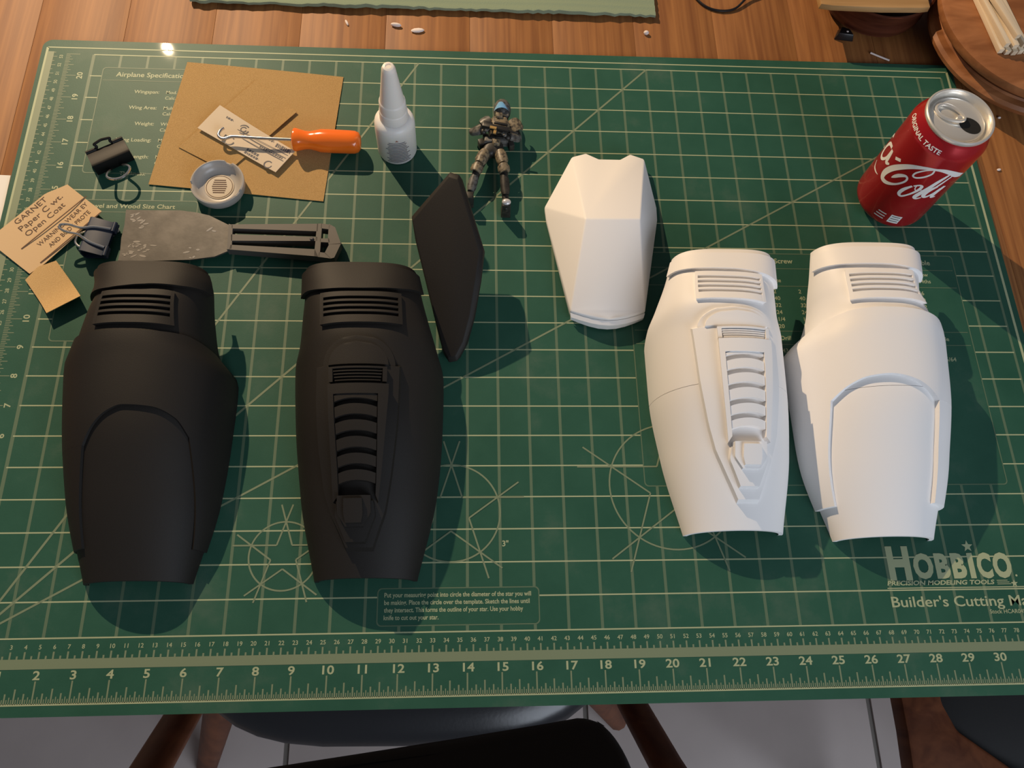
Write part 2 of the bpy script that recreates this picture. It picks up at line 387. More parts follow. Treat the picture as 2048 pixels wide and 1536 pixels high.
# printed panels
def flush():
    global pf, pt
    if pf.v: pf.build('panel_frame', 'print_faint', cm, merge=False)
    if pt.v: pt.build('panel_lettering', 'print', cm, merge=False)['kind'] = 'stuff'
    pf, pt = MB(), MB()
pf, pt = MB(), MB()
def frame(x0, x1, y0, y1, r=0.14, w=0.035):
    P = rrect(x0, x1, y0, y1, r); cx, cy = (x0+x1)/2, (y0+y1)/2; P2 = rrect(x0+w, x1-w, y0+w, y1-w, r-w/2)
    pf.strip([(x, y, ZP) for x, y in P], [(x, y, ZP) for x, y in P2], False, True)
frame(*boxes[0])
put_text(pt, 'Airplane Specifications', (0.95, 20.0), 0.21, z=ZP, bold=0.015)
line(pf, (0.5, 19.82), (3.8, 19.82), 0.025, ZP)
for k, (a, b) in enumerate((('Wingspan:', 'Mod.'), ('Wing Area:', 'Mult.'), ('Weight:', 'Wt.'), ('Wing Loading:', 'Mult.'), ('Fuse Length:', 'Mod.'), ('Thickness:', ''))):
    y = 19.25 - k*0.72; put_text(pt, a, (2.62, y), 0.15, z=ZP, align='RIGHT', bold=0.015)
    if b: put_text(pt, b, (2.85, y), 0.14, z=ZP, bold=0.012); put_text(pt, 'Calc.', (2.85, y-.26), 0.14, z=ZP, bold=0.012)
flush(); frame(*boxes[1])
put_text(pt, 'Dowel and Wood Size Chart', (0.72, 14.28), 0.17, z=ZP, bold=0.015, fit=3.1)
line(pf, (0.5, 14.12), (4.55, 14.12), 0.025, ZP)
flush(); frame(*boxes[2])
put_text(pt, 'Bolt, Screw', (24.35, 12.42), 0.19, z=ZP, bold=0.018); put_text(pt, 'Conversion Table', (28.75, 12.42), 0.19, z=ZP, bold=0.018)
line(pf, (19.7, 12.2), (31.5, 12.2), 0.03, ZP); line(pf, (19.7, 11.5), (31.5, 11.5), 0.03, ZP); line(pf, (19.7, 9.75), (31.5, 9.75), 0.03, ZP); line(pf, (19.7, 9.25), (31.5, 9.25), 0.03, ZP)
put_text(pt, 'Size', (24.75, 11.66), 0.15, z=ZP, bold=0.01)
for x in (24.75, 25.65):
    for k, s in enumerate(('2', '40', '32', '24', '1/4', '20')): put_text(pt, s, (x, 11.22-k*.27), 0.15, z=ZP, bold=0.012)
    put_text(pt, 'Drill', (x, 9.42), 0.15, z=ZP, bold=0.012)
    for k, s in enumerate(('43', '36', '29', '21')): put_text(pt, s, (x, 8.95-k*.3), 0.15, z=ZP, bold=0.012)
put_text(pt, 'Screw', (30.0, 11.95), 0.15, z=ZP, bold=0.01); put_text(pt, 'in 64ths', (29.9, 11.68), 0.15, z=ZP, bold=0.01)
for k, s in enumerate(('2-56', '4-40', '6-32', '8-32', '10-24', '1/4-20')): put_text(pt, s, (29.85, 11.2-k*.27), 0.15, z=ZP, bold=0.012)
put_text(pt, 'Tap Hole', (29.95, 9.42), 0.15, z=ZP, bold=0.012)
for k, s in enumerate(('No 43', 'No 36 5/64', 'No 29', 'No 21')): put_text(pt, s, (29.85, 8.95-k*.3), 0.15, z=ZP, bold=0.012)
flush(); frame(*boxes[3])
put_text(pt, '3"', (15.05, 2.47), 0.17, z=ZP, bold=0.02)
for k, (s, w) in enumerate((('Put your measuring point into circle the diameter of the star you will', 4.35), ('be making. Place the circle over the template. Sketch the lines until', 4.3), ('they intersect. This forms the outline of your star. Use your hobby', 4.1), ('knife to cut out your star.', 1.6))):
    put_text(pt, s, (11.55, 1.0-k*.215), 0.13, z=ZP, fit=w, bold=0.02)
flush()
lg = MB()
put_text(lg, 'H', (27.05, 1.36), 0.94, z=ZP*1.6, bold=0.05, fit=0.72)
for ch_, x0_, x1_ in (('O', 27.86, 28.50), ('B', 28.57, 29.03), ('B', 29.10, 29.56), ('I', 29.65, 29.83), ('C', 29.92, 30.40), ('O', 30.44, 31.04)):
    put_text(lg, ch_, (x0_, 1.38), 0.70, z=ZP*1.6, bold=0.05, fit=x1_-x0_)
put_text(lg, '.', (31.08, 1.38), 0.30, z=ZP*1.6, bold=0.02)
def star(mb, cx, cy, r, z):
    P = []
    for k in range(10):
        a = PI/2+PI*k/5; rr = r if k % 2 == 0 else r*.42; P.append((cx+rr*math.cos(a), cy+rr*math.sin(a), z))
    for k in range(10): mb.poly([(cx, cy, z), P[k], P[(k+1) % 10]])
star(lg, 29.74, 2.32, 0.19, ZP*1.6)
put_text(lg, 'PRECISION MODELING TOOLS', (26.92, 1.15), 0.13, z=ZP*1.6, bold=0.03, shear=0.2, fit=3.45)
line(lg, (26.9, 1.06), (31.3, 1.06), 0.03, ZP*1.6)
for k in range(3): line(lg, (30.45, 1.15+k*.055), (30.9-.05*k, 1.15+k*.055), 0.02, ZP*1.6)
star(lg, 31.0, 1.16, 0.12, ZP*1.6)
put_text(lg, "Builder's Cutting Mat", (26.95, 0.50), 0.31, z=ZP*1.6, bold=0.012, fit=4.55)
put_text(lg, 'Stock HCAR0455', (30.0, 0.27), 0.12, z=ZP*1.6, bold=0.01)
lg.build('logo_lettering', 'print', cm, merge=False)

# ------------------------------------------------------------------ armour shells
def pchip(yy, ys, vs):
    ys = np.asarray(ys, float); vs = np.asarray(vs, float); n = len(ys); h = np.diff(ys); d = np.diff(vs)/h
    m = np.zeros(n); m[0] = d[0]; m[-1] = d[-1]
    for i in range(1, n-1):
        if d[i-1]*d[i] > 0:
            w1 = 2*h[i]+h[i-1]; w2 = h[i]+2*h[i-1]; m[i] = (w1+w2)/(w1/d[i-1]+w2/d[i])
    k = np.clip(np.searchsorted(ys, yy)-1, 0, n-2); t = (yy-ys[k])/h[k]
    return vs[k]*(2*t**3-3*t**2+1)+m[k]*h[k]*(t**3-2*t**2+t)+vs[k+1]*(-2*t**3+3*t**2)+m[k+1]*h[k]*(t**3-t**2)
class Shell:
    """half-tube surface; rows: y, centre x, half width, base z, crown z, left edge z, right edge z, squareness"""
    def __init__(s, rows): s.T = np.array(rows, float)[::-1]; s.y0 = s.T[0, 0]; s.y1 = s.T[-1, 0]
    def at(s, y, a, off=0.0):
        y = np.asarray(y, float); a = np.asarray(a, float)
        xc, w, z0, hc, zl, zr, n = [pchip(y, s.T[:, 0], s.T[:, i]) for i in range(1, 8)]
        fl = np.arccos(np.clip((zl-z0)/(hc-z0), 0, 1)**(n/2)); fr = np.arccos(np.clip((zr-z0)/(hc-z0), 0, 1)**(n/2))
        f = np.where(a < 0, fl*a, fr*a)
        S = np.sign(f)*np.abs(np.sin(f))**(2/n); K = np.abs(np.cos(f))**(2/n)
        nx = np.sign(S)*np.abs(S)**(n-1)/w; nz = K**(n-1)/(hc-z0); q = np.sqrt(nx*nx+nz*nz)+1e-9
        return np.stack([xc+w*S+off*nx/q, y+0*f, np.maximum(z0+(hc-z0)*K+off*nz/q, 0.012)], -1)
    def slab(s, mb, G, top, bot, spread=0.0):
        """raised plate over the (a,y) grid G: top face at offset `top`, walls down to `bot`"""
        G = np.asarray(G, float); mb.grid(s.at(G[..., 1], G[..., 0], top))
        ring = [G[0, j] for j in range(G.shape[1])] + [G[i, -1] for i in range(1, G.shape[0])] + [G[-1, j] for j in range(G.shape[1]-2, -1, -1)] + [G[i, 0] for i in range(G.shape[0]-2, 0, -1)]
        ring = np.array(ring); c = (ring.max(0)+ring.min(0))/2
        low = ring.copy()
        if spread:
            half = (ring.max(0)-ring.min(0))/2; d = (ring-c)/half; low = ring + d*np.array([spread*0.33, spread])
        A = s.at(ring[:, 1], ring[:, 0], top); B = s.at(np.clip(low[:, 1], s.y0, s.y1), np.clip(low[:, 0], -1, 1), bot)
        mb.strip(A, B, False, True)
def ag(n):      # lateral samples, denser at the crown
    t = np.linspace(-1, 1, n); return np.sign(t)*np.abs(t)**1.6
def fourgrid(tl, tr, br, bl, n=2, m=9, curve=0.0):
    G = np.zeros((n, m, 2))
    for i in range(n):
        u = i/(n-1); L = np.array(tl)*(1-u)+np.array(bl)*u; R = np.array(tr)*(1-u)+np.array(br)*u
        for j in range(m):
            v = j/(m-1); G[i, j] = L*(1-v)+R*v; G[i, j, 1] += curve*(1-(2*v-1)**2)
    return G
def guard(name, label, rows, m, splits=()):
    S = Shell(rows); T = S.T
    root = thing(name, label, 'shin guard', (float(np.mean(T[:, 1])), float(np.mean(T[:, 0])), 0.0), 'shin guards on the cutting mat')
    cuts = [S.y0] + sorted(splits) + [S.y1]
    for k in range(len(cuts)-1):
        lo = cuts[k] + (0.008 if k else 0); hi = cuts[k+1] - (0.008 if k < len(cuts)-2 else 0)
        ys = np.linspace(hi, lo, int(14+6*(hi-lo))); a = ag(49)
        Y, A = np.meshgrid(ys, a, indexing='ij'); mb = MB(); th = 0.13
        O = S.at(Y, A, 0); N = S.at(Y, A, -th)
        mb.grid(O); mb.grid(N, True, True)
        mb.strip(O[0], N[0]); mb.strip(O[-1], N[-1]); mb.strip(O[:, 0], N[:, 0]); mb.strip(O[:, -1], N[:, -1])
        mb.build('shell', m, root)
    return S, root
def add_band(S, root, m, low, a0, a1, topy):
    la = [q[0] for q in low]; ly = [q[1] for q in low]
    A = np.concatenate([ag(35)*1.0]); A = A[(A > a0) & (A < a1)]; A = np.concatenate([[a0], A, [a1]])
    lo = np.interp(A, la, ly); G = np.zeros((4, len(A), 2))
    for i in range(4): u = i/3; G[i, :, 0] = A; G[i, :, 1] = topy*(1-u)+lo*u
    mb = MB(); S.slab(mb, G, 0.13, -0.02, 0.0); mb.build('top_band', m, root)
def add_vent(S, root, m, tl, tr, br, bl, slots, off=0.12):
    """raised grille frame: bars between the slots, each slot open to the shell"""
    tl, tr, br, bl = map(np.array, (tl, tr, br, bl)); mb = MB()
    P = lambda u, v: (tl*(1-v)+tr*v)*(1-u)+(bl*(1-v)+br*v)*u
    ub = [0.0]
    for a, b in slots: ub += [a, b]
    ub.append(1.0)
    for k in range(0, len(ub), 2): S.slab(mb, fourgrid(P(ub[k], 0), P(ub[k], 1), P(ub[k+1], 1), P(ub[k+1], 0), 2, 13), off, -0.02)
    for v0, v1 in ((0, 0.06), (0.94, 1)): S.slab(mb, fourgrid(P(0, v0), P(0, v1), P(1, v1), P(1, v0), 10, 2), off, -0.02)
    mb.build('vent_panel', m, root, merge=False)
SL = [(.16, .26), (.33, .43), (.50, .60), (.67, .77)]
def plain_guard(name, label, rows, m, band, bandtop, vent, ptop, arch, sideL, sideR, yend, splits=()):
    S, root = guard(name, label, rows, m, splits)
    add_band(S, root, m, band, -0.86, 0.86, bandtop); add_vent(S, root, m, *vent, SL)
    # outer plate: full width above, an arched opening below, flanked by two side panels
    mb = MB(); off = 0.085 if m is M['black'] else 0.155
    aL, aR = arch[0][0], arch[-1][0]; yJ = arch[0][1]; yK = arch[-1][1]
    A = np.concatenate([np.linspace(-1, aL, 12), np.linspace(aL, aR, 60)[1:-1], np.linspace(aR, 1, 12)])
    xa = [q[0] for q in arch]; bot = np.where((A > aL) & (A < aR), pchip(np.clip(A, aL, aR), xa, [q[1] for q in arch]), np.where(A <= aL, yJ, yK))
    top = np.interp(A, [q[0] for q in ptop], [q[1] for q in ptop])
    G = np.zeros((12, len(A), 2))
    for i in range(12): u = i/11; G[i, :, 0] = A; G[i, :, 1] = top*(1-u)+bot*u
    S.slab(mb, G, off, -0.02, 0.0)
    for lo, hi, yy in ((-1.0, sideL, yJ), (sideR, 1.0, yK)):
        n = 14; G = np.zeros((n, 10, 2)); inner = aL if lo < -0.9 else aR
        for i in range(n):
            u = i/(n-1); e = inner*(1-u)+(hi if lo < -0.9 else lo)*u
            a0, a1 = (-1.0, e) if lo < -0.9 else (e, 1.0)
            G[i, :, 0] = np.linspace(a0, a1, 10); G[i, :, 1] = yy*(1-u)+yend*u
        S.slab(mb, G, off, -0.02, 0.0)
    mb.build('outer_plate', m, root)
    return S, root
def ridge_guard(name, label, rows, m, band, bandtop, vent, dome, t1L, t1R, t2, grille, louv, nub, splits=()):
    S, root = guard(name, label, rows, m, splits)
    add_band(S, root, m, band, -0.86, 0.86, bandtop); add_vent(S, root, m, *vent, SL)
    yb = min(q[1] for q in dome)
    def rows_patch(L, R, nrow, ncol):
        ys = np.linspace(L[0][1], L[-1][1], nrow); G = np.zeros((nrow, ncol, 2))
        lx = np.interp(-ys, [-q[1] for q in L], [q[0] for q in L]); rx = np.interp(-ys, [-q[1] for q in R], [q[0] for q in R])
        for i in range(nrow): G[i, :, 0] = np.linspace(lx[i], rx[i], ncol); G[i, :, 1] = ys[i]
        return G
    c = (dome[0]+dome[1])/2 if False else None
    # low dome above the ridge
    dl, dr = dome[0][0], dome[-1][0]; dm = (dl+dr)/2; dh = max(q[1] for q in dome)-yb
    L, R = [], []
    for k in range(9):
        t = (PI/2)*(1-k/8); L.append((dm-(dm-dl)*math.cos(t), yb+dh*math.sin(t))); R.append((dm+(dr-dm)*math.cos(t), yb+dh*math.sin(t)))
    mb = MB(); S.slab(mb, rows_patch(L, R, 14, 11), 0.14, -0.02, 0.09)
    L2 = [(dm+(a-dm)*.78, yb+(y-yb)*.76) for a, y in L]; R2 = [(dm+(a-dm)*.78, yb+(y-yb)*.76) for a, y in R]
    S.slab(mb, rows_patch(L2, R2, 12, 9), 0.22, 0.08, 0.05); mb.build('dome_plate', m, root)
    # ridge: wide lower tier, narrower upper tier framing the louvres
    mb = MB(); S.slab(mb, rows_patch(t1L, t1R, 26, 9), 0.16, -0.02, 0.10); mb.build('ridge_base', m, root)
    (ax, yT), (bx, _), (_, yB) = t2[0], t2[1], t2[2]
    cxL, cxR = t2[3], t2[0+4]
    off = 0.36; lx0, lx1, ly0, ly1 = louv[0]
    mb = MB()
    S.slab(mb, fourgrid((ax, yT), (bx, yT), (bx, ly0), (ax, ly0), 3, 9), off, 0.05, 0.0)
    S.slab(mb, fourgrid((ax, ly0), (lx0, ly0), (lx0+.0, ly1), (cxL, yB), 14, 3), off, 0.05, 0.0)
    S.slab(mb, fourgrid((lx1, ly0), (bx, ly0), (cxR, yB), (lx1, ly1), 14, 3), off, 0.05, 0.0)
    mb.build('ridge_frame', m, root, merge=False)
    ys = louv[1]; cv = louv[2]
    for k in range(len(ys)-1):
        mb = MB(); a, b = ys[k]-0.165, ys[k+1]
        n, mm = 5, 9; G = fourgrid((lx0+.004, a), (lx1-.004, a), (lx1-.004, b), (lx0+.004, b), n, mm, cv)
        S.slab(mb, G, off-0.03, 0.1, 0.0); mb.build('louver', m, root)
    g0, g1, gy0, gy1 = grille; mb = MB()
    S.slab(mb, fourgrid((g0, gy0+.05), (g1, gy0+.05), (g1, gy0), (g0, gy0), 2, 7), 0.30, 0.05)
    for k in range(4):
        u = (k+.55)/4.2; y = gy0*(1-u)+gy1*u; s_ = .015*u
        S.slab(mb, fourgrid((g0+.03+s_, y), (g1-.03-s_, y), (g1-.03-s_, y-.035), (g0+.03+s_, y-.035), 2, 7), 0.27, 0.1)
    for a, b in ((g0, g0+.03), (g1-.03, g1)): S.slab(mb, fourgrid((a, gy0), (b, gy0), (b, gy1), (a, gy1), 3, 2), 0.30, 0.05)
    mb.build('small_grille', m, root, merge=False)
    # stepped nub at the foot of the ridge
    nl, nr, n0, n1, n2 = nub; nc = (nl+nr)/2; hw = (nr-nl)/2
    mb = MB()
    S.slab(mb, rows_patch([(nc-hw, n0), (nc-hw*1.15, n0*.45+n1*.55), (nc-hw*.6, n2)], [(nc+hw, n0), (nc+hw*1.15, n0*.45+n1*.55), (nc+hw*.6, n2)], 12, 7), 0.34, 0.05, 0.05)
    S.slab(mb, rows_patch([(nc-hw*.85, n0+.12), (nc-hw*.9, n0*.5+n1*.5), (nc-hw*.5, n1)], [(nc+hw*.85, n0+.12), (nc+hw*.9, n0*.5+n1*.5), (nc+hw*.5, n1)], 10, 7), 0.46, 0.2, 0.03)
    S.slab(mb, rows_patch([(nc-hw*.45, n0+.02), (nc-hw*.5, n0*.45+n1*.55), (nc-hw*.42, n1+.08)], [(nc+hw*.45, n0+.02), (nc+hw*.5, n0*.45+n1*.55), (nc+hw*.42, n1+.08)], 8, 5), 0.56, 0.3, 0.03)
    mb.build('ridge_nub', m, root)
    return S, root
TA = [[11.05,3.98,1.73,.8,2.05,1.3,1.3,3.4],[10.3,4.17,1.75,.6,2.3,1.1,1.1,3.2],[9.4,4.07,1.9,.4,2.5,.8,.8,2.8],[8.3,4.02,2.14,.1,2.6,.4,.4,2.5],[7.7,4.11,2.47,0,2.55,0,0,2.3],[5.9,4.21,2.37,0,2.35,0,0,2.2],[3.88,4.32,2.14,0,1.8,0,0,2.1],[1.45,4.45,1.54,0,.95,0,0,2.05]]
TB = [[11.1,10.55,1.81,.8,2.05,1.3,1.3,3.4],[10.35,10.65,1.87,.6,2.3,1.1,1.1,3.2],[9.45,10.75,2.02,.4,2.5,.8,.8,2.8],[8.5,10.85,2.21,.1,2.6,.4,.4,2.5],[7.9,10.87,2.35,0,2.55,0,0,2.3],[6.1,10.93,2.28,0,2.35,0,0,2.2],[3.98,10.99,2.07,0,1.8,0,0,2.1],[1.45,11.0,1.51,0,.95,0,0,2.05]]
TC = [[11.75,22.53,1.71,.8,2.05,1.3,1.3,3.4],[10.9,22.38,1.81,.6,2.3,1.1,1.1,3.2],[10,22.21,1.99,.4,2.5,.8,.8,2.8],[9.5,22.15,2.13,.1,2.6,.4,.4,2.5],[8.9,22.19,2.23,0,2.55,0,0,2.3],[7.1,22.18,2.22,0,2.35,0,0,2.2],[5.11,22.22,2.05,0,1.8,0,0,2.1],[2.72,22.24,1.57,0,.95,0,0,2.05]]
TD = [[12.08,27.49,1.84,.8,2.05,1.3,1.3,3.4],[11.15,27.38,1.84,.6,2.3,1.1,1.1,3.2],[10.25,27.28,1.83,.4,2.5,.8,.8,2.8],[9.15,27.38,2.19,.1,2.6,.4,.4,2.5],[8.55,27.26,2.48,0,2.55,0,0,2.3],[6.75,27.21,2.39,0,2.35,0,0,2.2],[4.85,27.07,2.21,0,1.8,0,0,2.1],[2.5,27.0,1.6,0,.95,0,0,2.05]]
plain_guard('shin_guard', 'black half-shell shin guard with smooth arched front, leftmost on the mat', TA, M['black'],
    [(-1, 9.95), (-.64, 9.95), (-.25, 9.9), (-.08, 9.95), (.04, 10.03), (.33, 10.03), (.66, 10.12), (1, 10.15)], 10.82,
    ((-.309, 9.79), (.295, 9.81), (.36, 8.65), (-.27, 8.63)),
    [(-1, 8.5), (-.86, 8.46), (-.5, 8.42), (0, 8.38), (.5, 8.46), (.88, 8.3), (1, 8.1)],
    [(-.32, 5.1), (-.202, 5.68), (-.088, 6.03), (.0, 6.17), (.17, 6.14), (.35, 5.89), (.475, 5.4)], -.497, .70, 2.36)
plain_guard('shin_guard', 'white half-shell shin guard with smooth arched front, rightmost on the mat', TD, M['white'],
    [(-1, 11.25), (-.73, 11.21), (-.25, 11.08), (0, 11.07), (.275, 10.98), (.6, 10.95), (1, 10.9)], 11.80,
    ((-.327, 10.86), (.319, 10.86), (.42, 9.68), (-.351, 9.73)),
    [(-1, 8.95), (-.72, 9.18), (-.36, 9.35), (-.09, 9.36), (.1, 9.32), (.5, 9.2), (1, 8.85)],
    [(-.532, 6.57), (-.367, 6.95), (-.21, 7.14), (-.067, 7.18), (.099, 7.02), (.23, 6.75), (.33, 6.45)], -.657, .42, 3.46, (6.85,))
ridge_guard('shin_guard', 'black half-shell shin guard with louvred centre ridge beside the leaning hexagonal plate', TB, M['black'],
    [(-1, 10.1), (-.586, 10.05), (-.277, 9.94), (0, 9.93), (.34, 10.0), (.72, 10.2), (1, 10.3)], 10.87,
    ((-.336, 9.80), (.346, 9.82), (.309, 8.71), (-.336, 8.70)),
    [(-.276, 7.35), (-.02, 8.26), (.227, 7.35)],
    [(-.332, 7.35), (-.35, 6.38), (-.355, 4.95), (-.337, 3.83), (-.284, 3.14), (-.161, 2.24)], [(.259, 7.35), (.256, 6.4), (.25, 5.6), (.219, 4.2), (.189, 3.2), (.098, 2.24)],
    ((-.215, 6.72), (.172, 6.72), (0, 3.42), -.225, .125), (-.213, .161, 7.2, 6.8),
    ((-.176, .102, 6.42, 3.60), [6.55, 6.20, 5.74, 5.28, 4.82, 4.37, 3.92], 0.10), (-.20, .085, 3.46, 2.75, 2.36))
ridge_guard('shin_guard', 'white half-shell shin guard with louvred centre ridge between knee plate and smooth white guard', TC, M['white'],
    [(-1, 11.0), (-.638, 10.97), (-.246, 10.86), (0, 10.83), (.137, 10.76), (.494, 10.65), (1, 10.6)], 11.50,
    ((-.307, 10.74), (.289, 10.63), (.328, 9.58), (-.27, 9.66)),
    [(-.279, 8.69), (.015, 9.31), (.318, 8.69)],
    [(-.321, 8.69), (-.295, 7.03), (-.264, 5.69), (-.227, 4.96), (-.145, 4.23), (-.054, 3.55)], [(.352, 8.69), (.365, 7.09), (.334, 5.42), (.277, 4.68), (.20, 3.9), (.162, 3.55)],
    ((-.13, 8.20), (.248, 8.20), (0, 5.12), -.125, .215), (-.13, .245, 8.55, 8.26),
    ((-.092, .176, 7.78, 5.28), [7.90, 7.65, 7.21, 6.77, 6.31, 5.89, 5.50], 0.09), (-.10, .185, 4.99, 4.35, 3.88), (6.99,))

# ------------------------------------------------------------------ white knee plate
m = MB()
A, A2, N1, N2, B2, B = (17.80, 16.50, .42), (18.32, 16.62, .5), (18.76, 16.30, .6), (19.54, 16.30, .6), (19.95, 16.62, .5), (20.48, 16.48, .42)
R1, R2 = (17.94, 13.06, 1.7), (19.80, 13.09, 1.7)
L1, L2, K1, K2 = (16.74, 14.42, .28), (16.78, 13.9, .28), (20.80, 14.47, .28), (20.78, 13.95, .28)
nb = 9; BC = [(17.45+(20.0-17.45)*k/(nb-1), 10.22-.36*math.sin(PI*k/(nb-1)), .46+.14*math.sin(PI*k/(nb-1))) for k in range(nb)]
m.poly([A, A2, N1, N2, B2, B, R2, R1]); m.poly([A, R1, L1]); m.poly([L1, R1, L2]); m.poly([L2, R1, BC[0]]); m.poly([B, K1, R2]); m.poly([K1, K2, R2]); m.poly([K2, BC[-1], R2])
m.poly([R1, R2] + BC[::-1])
out = [A, L1, L2, BC[0]] + BC[1:-1] + [BC[-1], K2, K1, B, B2, N2, N1, A2]
cx, cy = 18.78, 13.1
low = []
for q in out:
    inb = q in BC; k = 0.985
    low.append((cx+(q[0]-cx)*k, cy+(q[1]-cy)*(1.012 if inb else k), 0.03 if not inb else 0.12))
m.strip(out, low, False, True); m.poly(low)
tag(m.build('knee_plate', 'white', at=(18.78, 13.1, 0), bevel=0.05, segs=2), 'white faceted knee plate with a notched top edge standing near the figure', 'armor plate')
# rim strip along the curved lower edge belongs to the knee plate
kp = bpy.data.objects['knee_plate']
m = MB(); P0 = [(x, y-.02, z-.06) for x, y, z in BC]; P1 = [(18.78+(x-18.78)*.97, y-.16, z-.14) for x, y, z in BC]; P2 = [(18.78+(x-18.78)*.97, y-.15, .13) for x, y, z in BC]
m.strip(P0, P1, True); m.strip(P1, P2, True); m.poly([P0[0], P1[0], P2[0]]); m.poly([P0[-1], P1[-1], P2[-1]])
m.build('lower_rim', 'white', kp)

# ------------------------------------------------------------------ black hexagonal plate leaning on the ridge guard
n3 = np.array([-.31, -.41, .86]); n3 = n3/np.linalg.norm(n3); P0 = np.array([13.55, 13.89, 3.0])
def onplane(x, y, off=0.0): z = P0[2]-(n3[0]*(x-P0[0])+n3[1]*(y-P0[1]))/n3[2]; return np.array([x, y, z])+n3*off
hexo = [(13.38, 13.93), (13.68, 13.80), (14.47, 11.55), (14.39, 10.65), (14.15, 9.55), (13.88, 8.78), (13.62, 8.40), (13.36, 8.38), (13.18, 8.66), (13.02, 9.2), (12.24, 12.16), (12.12, 12.86)]
hexc = np.mean([onplane(*q) for q in hexo], axis=0)
top = []; mid = []; bot = []
for q in hexo:
    e = onplane(*q); d = e-hexc; L = np.linalg.norm(d); top.append(tuple(hexc+d*(1-.17/L))); mid.append(tuple(e-n3*.13)); bot.append(tuple(hexc+d*(1-.10/L)-n3*.50))
m = MB(); m.strip(mid, top, False, True); m.strip(bot, mid, False, True); m.poly(top); m.poly(bot[::-1])
for i in range(len(m.v)): m.v[i] = (m.v[i][0], m.v[i][1], max(m.v[i][2], 0.02))
tag(m.build('hexagonal_plate', 'black', at=(13.4, 11.2, 0.02), bevel=0.025), 'black elongated hexagonal armour plate leaning against a black shin guard', 'armor plate')

# ------------------------------------------------------------------ red drink can
CX, CY, CR = 29.6, 15.08, 1.30
can = thing('soda_can', 'opened red aluminium cola can with white script lettering', 'can', (CX, CY, 0))
m = MB(); m.lathe([(0.82, .10), (.92, 0.012), (1.0, .03), (1.08, .12), (1.22, .26), (1.285, .36), (CR, .5), (CR, 4.08), (1.29, 4.16), (1.26, 4.25), (1.19, 4.40), (1.12, 4.53), (1.085, 4.60), (1.07, 4.64)], (CX, CY, 0), 64, caps=False); m.poly([(CX+.82*math.cos(2*PI*k/64), CY+.82*math.sin(2*PI*k/64), .10) for k in range(64)]); m.build('can_body', 'red', can)
m = MB(); m.lathe([(1.075, 4.63), (1.10, 4.66), (1.115, 4.72), (1.105, 4.77), (1.07, 4.795), (1.03, 4.785), (1.005, 4.74), (.985, 4.60), (.965, 4.53), (.93, 4.51), (.90, 4.54), (.88, 4.60), (.84, 4.615), (0.0, 4.615)], (CX, CY, 0), 64, caps=False)
lid = m.build('can_lid', 'alu', can)
oa = math.radians(-35); ox, oy = CX+.42*math.cos(oa), CY+.42*math.sin(oa)
m = MB(); P = [(ox+.36*math.cos(t)*math.cos(oa)-.30*math.sin(t)*math.sin(oa), oy+.36*math.cos(t)*math.sin(oa)+.30*math.sin(t)*math.cos(oa)) for t in np.linspace(0, 2*PI, 25)[:-1]]
m.prism(P, 4.600, 4.621); m.build('can_opening', 'hole', lid)
ta = oa+PI; m = MB()
ux, uy = math.cos(oa), math.sin(oa); vx, vy = -uy, ux
def tp(u, v, z): return (CX+u*ux+v*vx, CY+u*uy+v*vy, z)
path = []
for k in range(24):
    t = 2*PI*k/24; path.append(tp(-.30+.46*math.cos(t), (.27-.05*math.cos(t))*math.sin(t), 4.69+.03*math.cos(t)))
m.tube(path, .055, 8, True); m.poly([tp(-.02, .2, 4.69), tp(-.02, -.2, 4.69), tp(.15, -.1, 4.7), tp(.15, .1, 4.7)])
m.lathe([(.10, 4.61), (.10, 4.72), (.05, 4.735), (0, 4.735)], (CX+.02*ux, CY+.02*uy, 0), 14, caps=False)
m.build('pull_tab', 'alu', lid)
m = MB(); m.tube([(CX+.84*math.cos(t), CY+.84*math.sin(t), 4.612) for t in np.linspace(0, 2*PI, 48)[:-1]], .02, 6, True); m.build('lid_score', 'alu', lid)
def smooth_path(P, n=7):
    P = [np.array(q, float) for q in P]; out = []
    for k in range(len(P)-1):
        a, b, c, d = P[max(k-1, 0)], P[k], P[k+1], P[min(k+2, len(P)-1)]
        for i in range(n):
            t = i/n; out.append(0.5*((2*b)+(-a+c)*t+(2*a-5*b+4*c-d)*t*t+(-a+3*b-3*c+d)*t**3))
    return out + [P[-1]]
def can_stroke(mb, P):
    """P: (theta deg, z, width in); ribbon wrapped on the can"""
    R = CR+.006; Q = smooth_path(P)
    q2 = [(math.radians(a)*CR, z, w) for a, z, w in Q]; A, B = [], []
    for k in range(len(q2)):
        p0, p1 = q2[max(k-1, 0)], q2[min(k+1, len(q2)-1)]; dx, dz = p1[0]-p0[0], p1[1]-p0[1]; L = math.hypot(dx, dz) or 1
        nx, nz = -dz/L, dx/L; w = max(q2[k][2], .01)/2
        for lst, s_ in ((A, 1), (B, -1)):
            th = (q2[k][0]+nx*w*s_)/CR; lst.append((CX+R*math.cos(th), CY+R*math.sin(th), q2[k][1]+nz*w*s_))
    mb.strip(A, B)
s = MB()
can_stroke(s, [(208, 2.36, .03), (211, 2.50, .11), (216, 2.68, .13), (223, 2.82, .10), (227.5, 2.76, .07), (226.5, 2.56, .07), (218.5, 2.26, .08), (206, 2.03, .14), (196.5, 2.02, .18), (194.5, 2.28, .21), (202.5, 2.74, .20), (219.6, 3.25, .17), (237.6, 3.54, .12), (250.7, 3.64, .10), (262, 3.67, .16), (275, 3.58, .20), (288, 3.42, .22), (300, 3.3, .15)])
can_stroke(s, [(249.5, 3.60, .05), (250.2, 3.41, .06), (244.2, 3.17, .07), (235.9, 3.0, .07), (230.9, 3.01, .06), (231.7, 3.19, .06), (240, 3.46, .05), (248.4, 3.6, .04)])
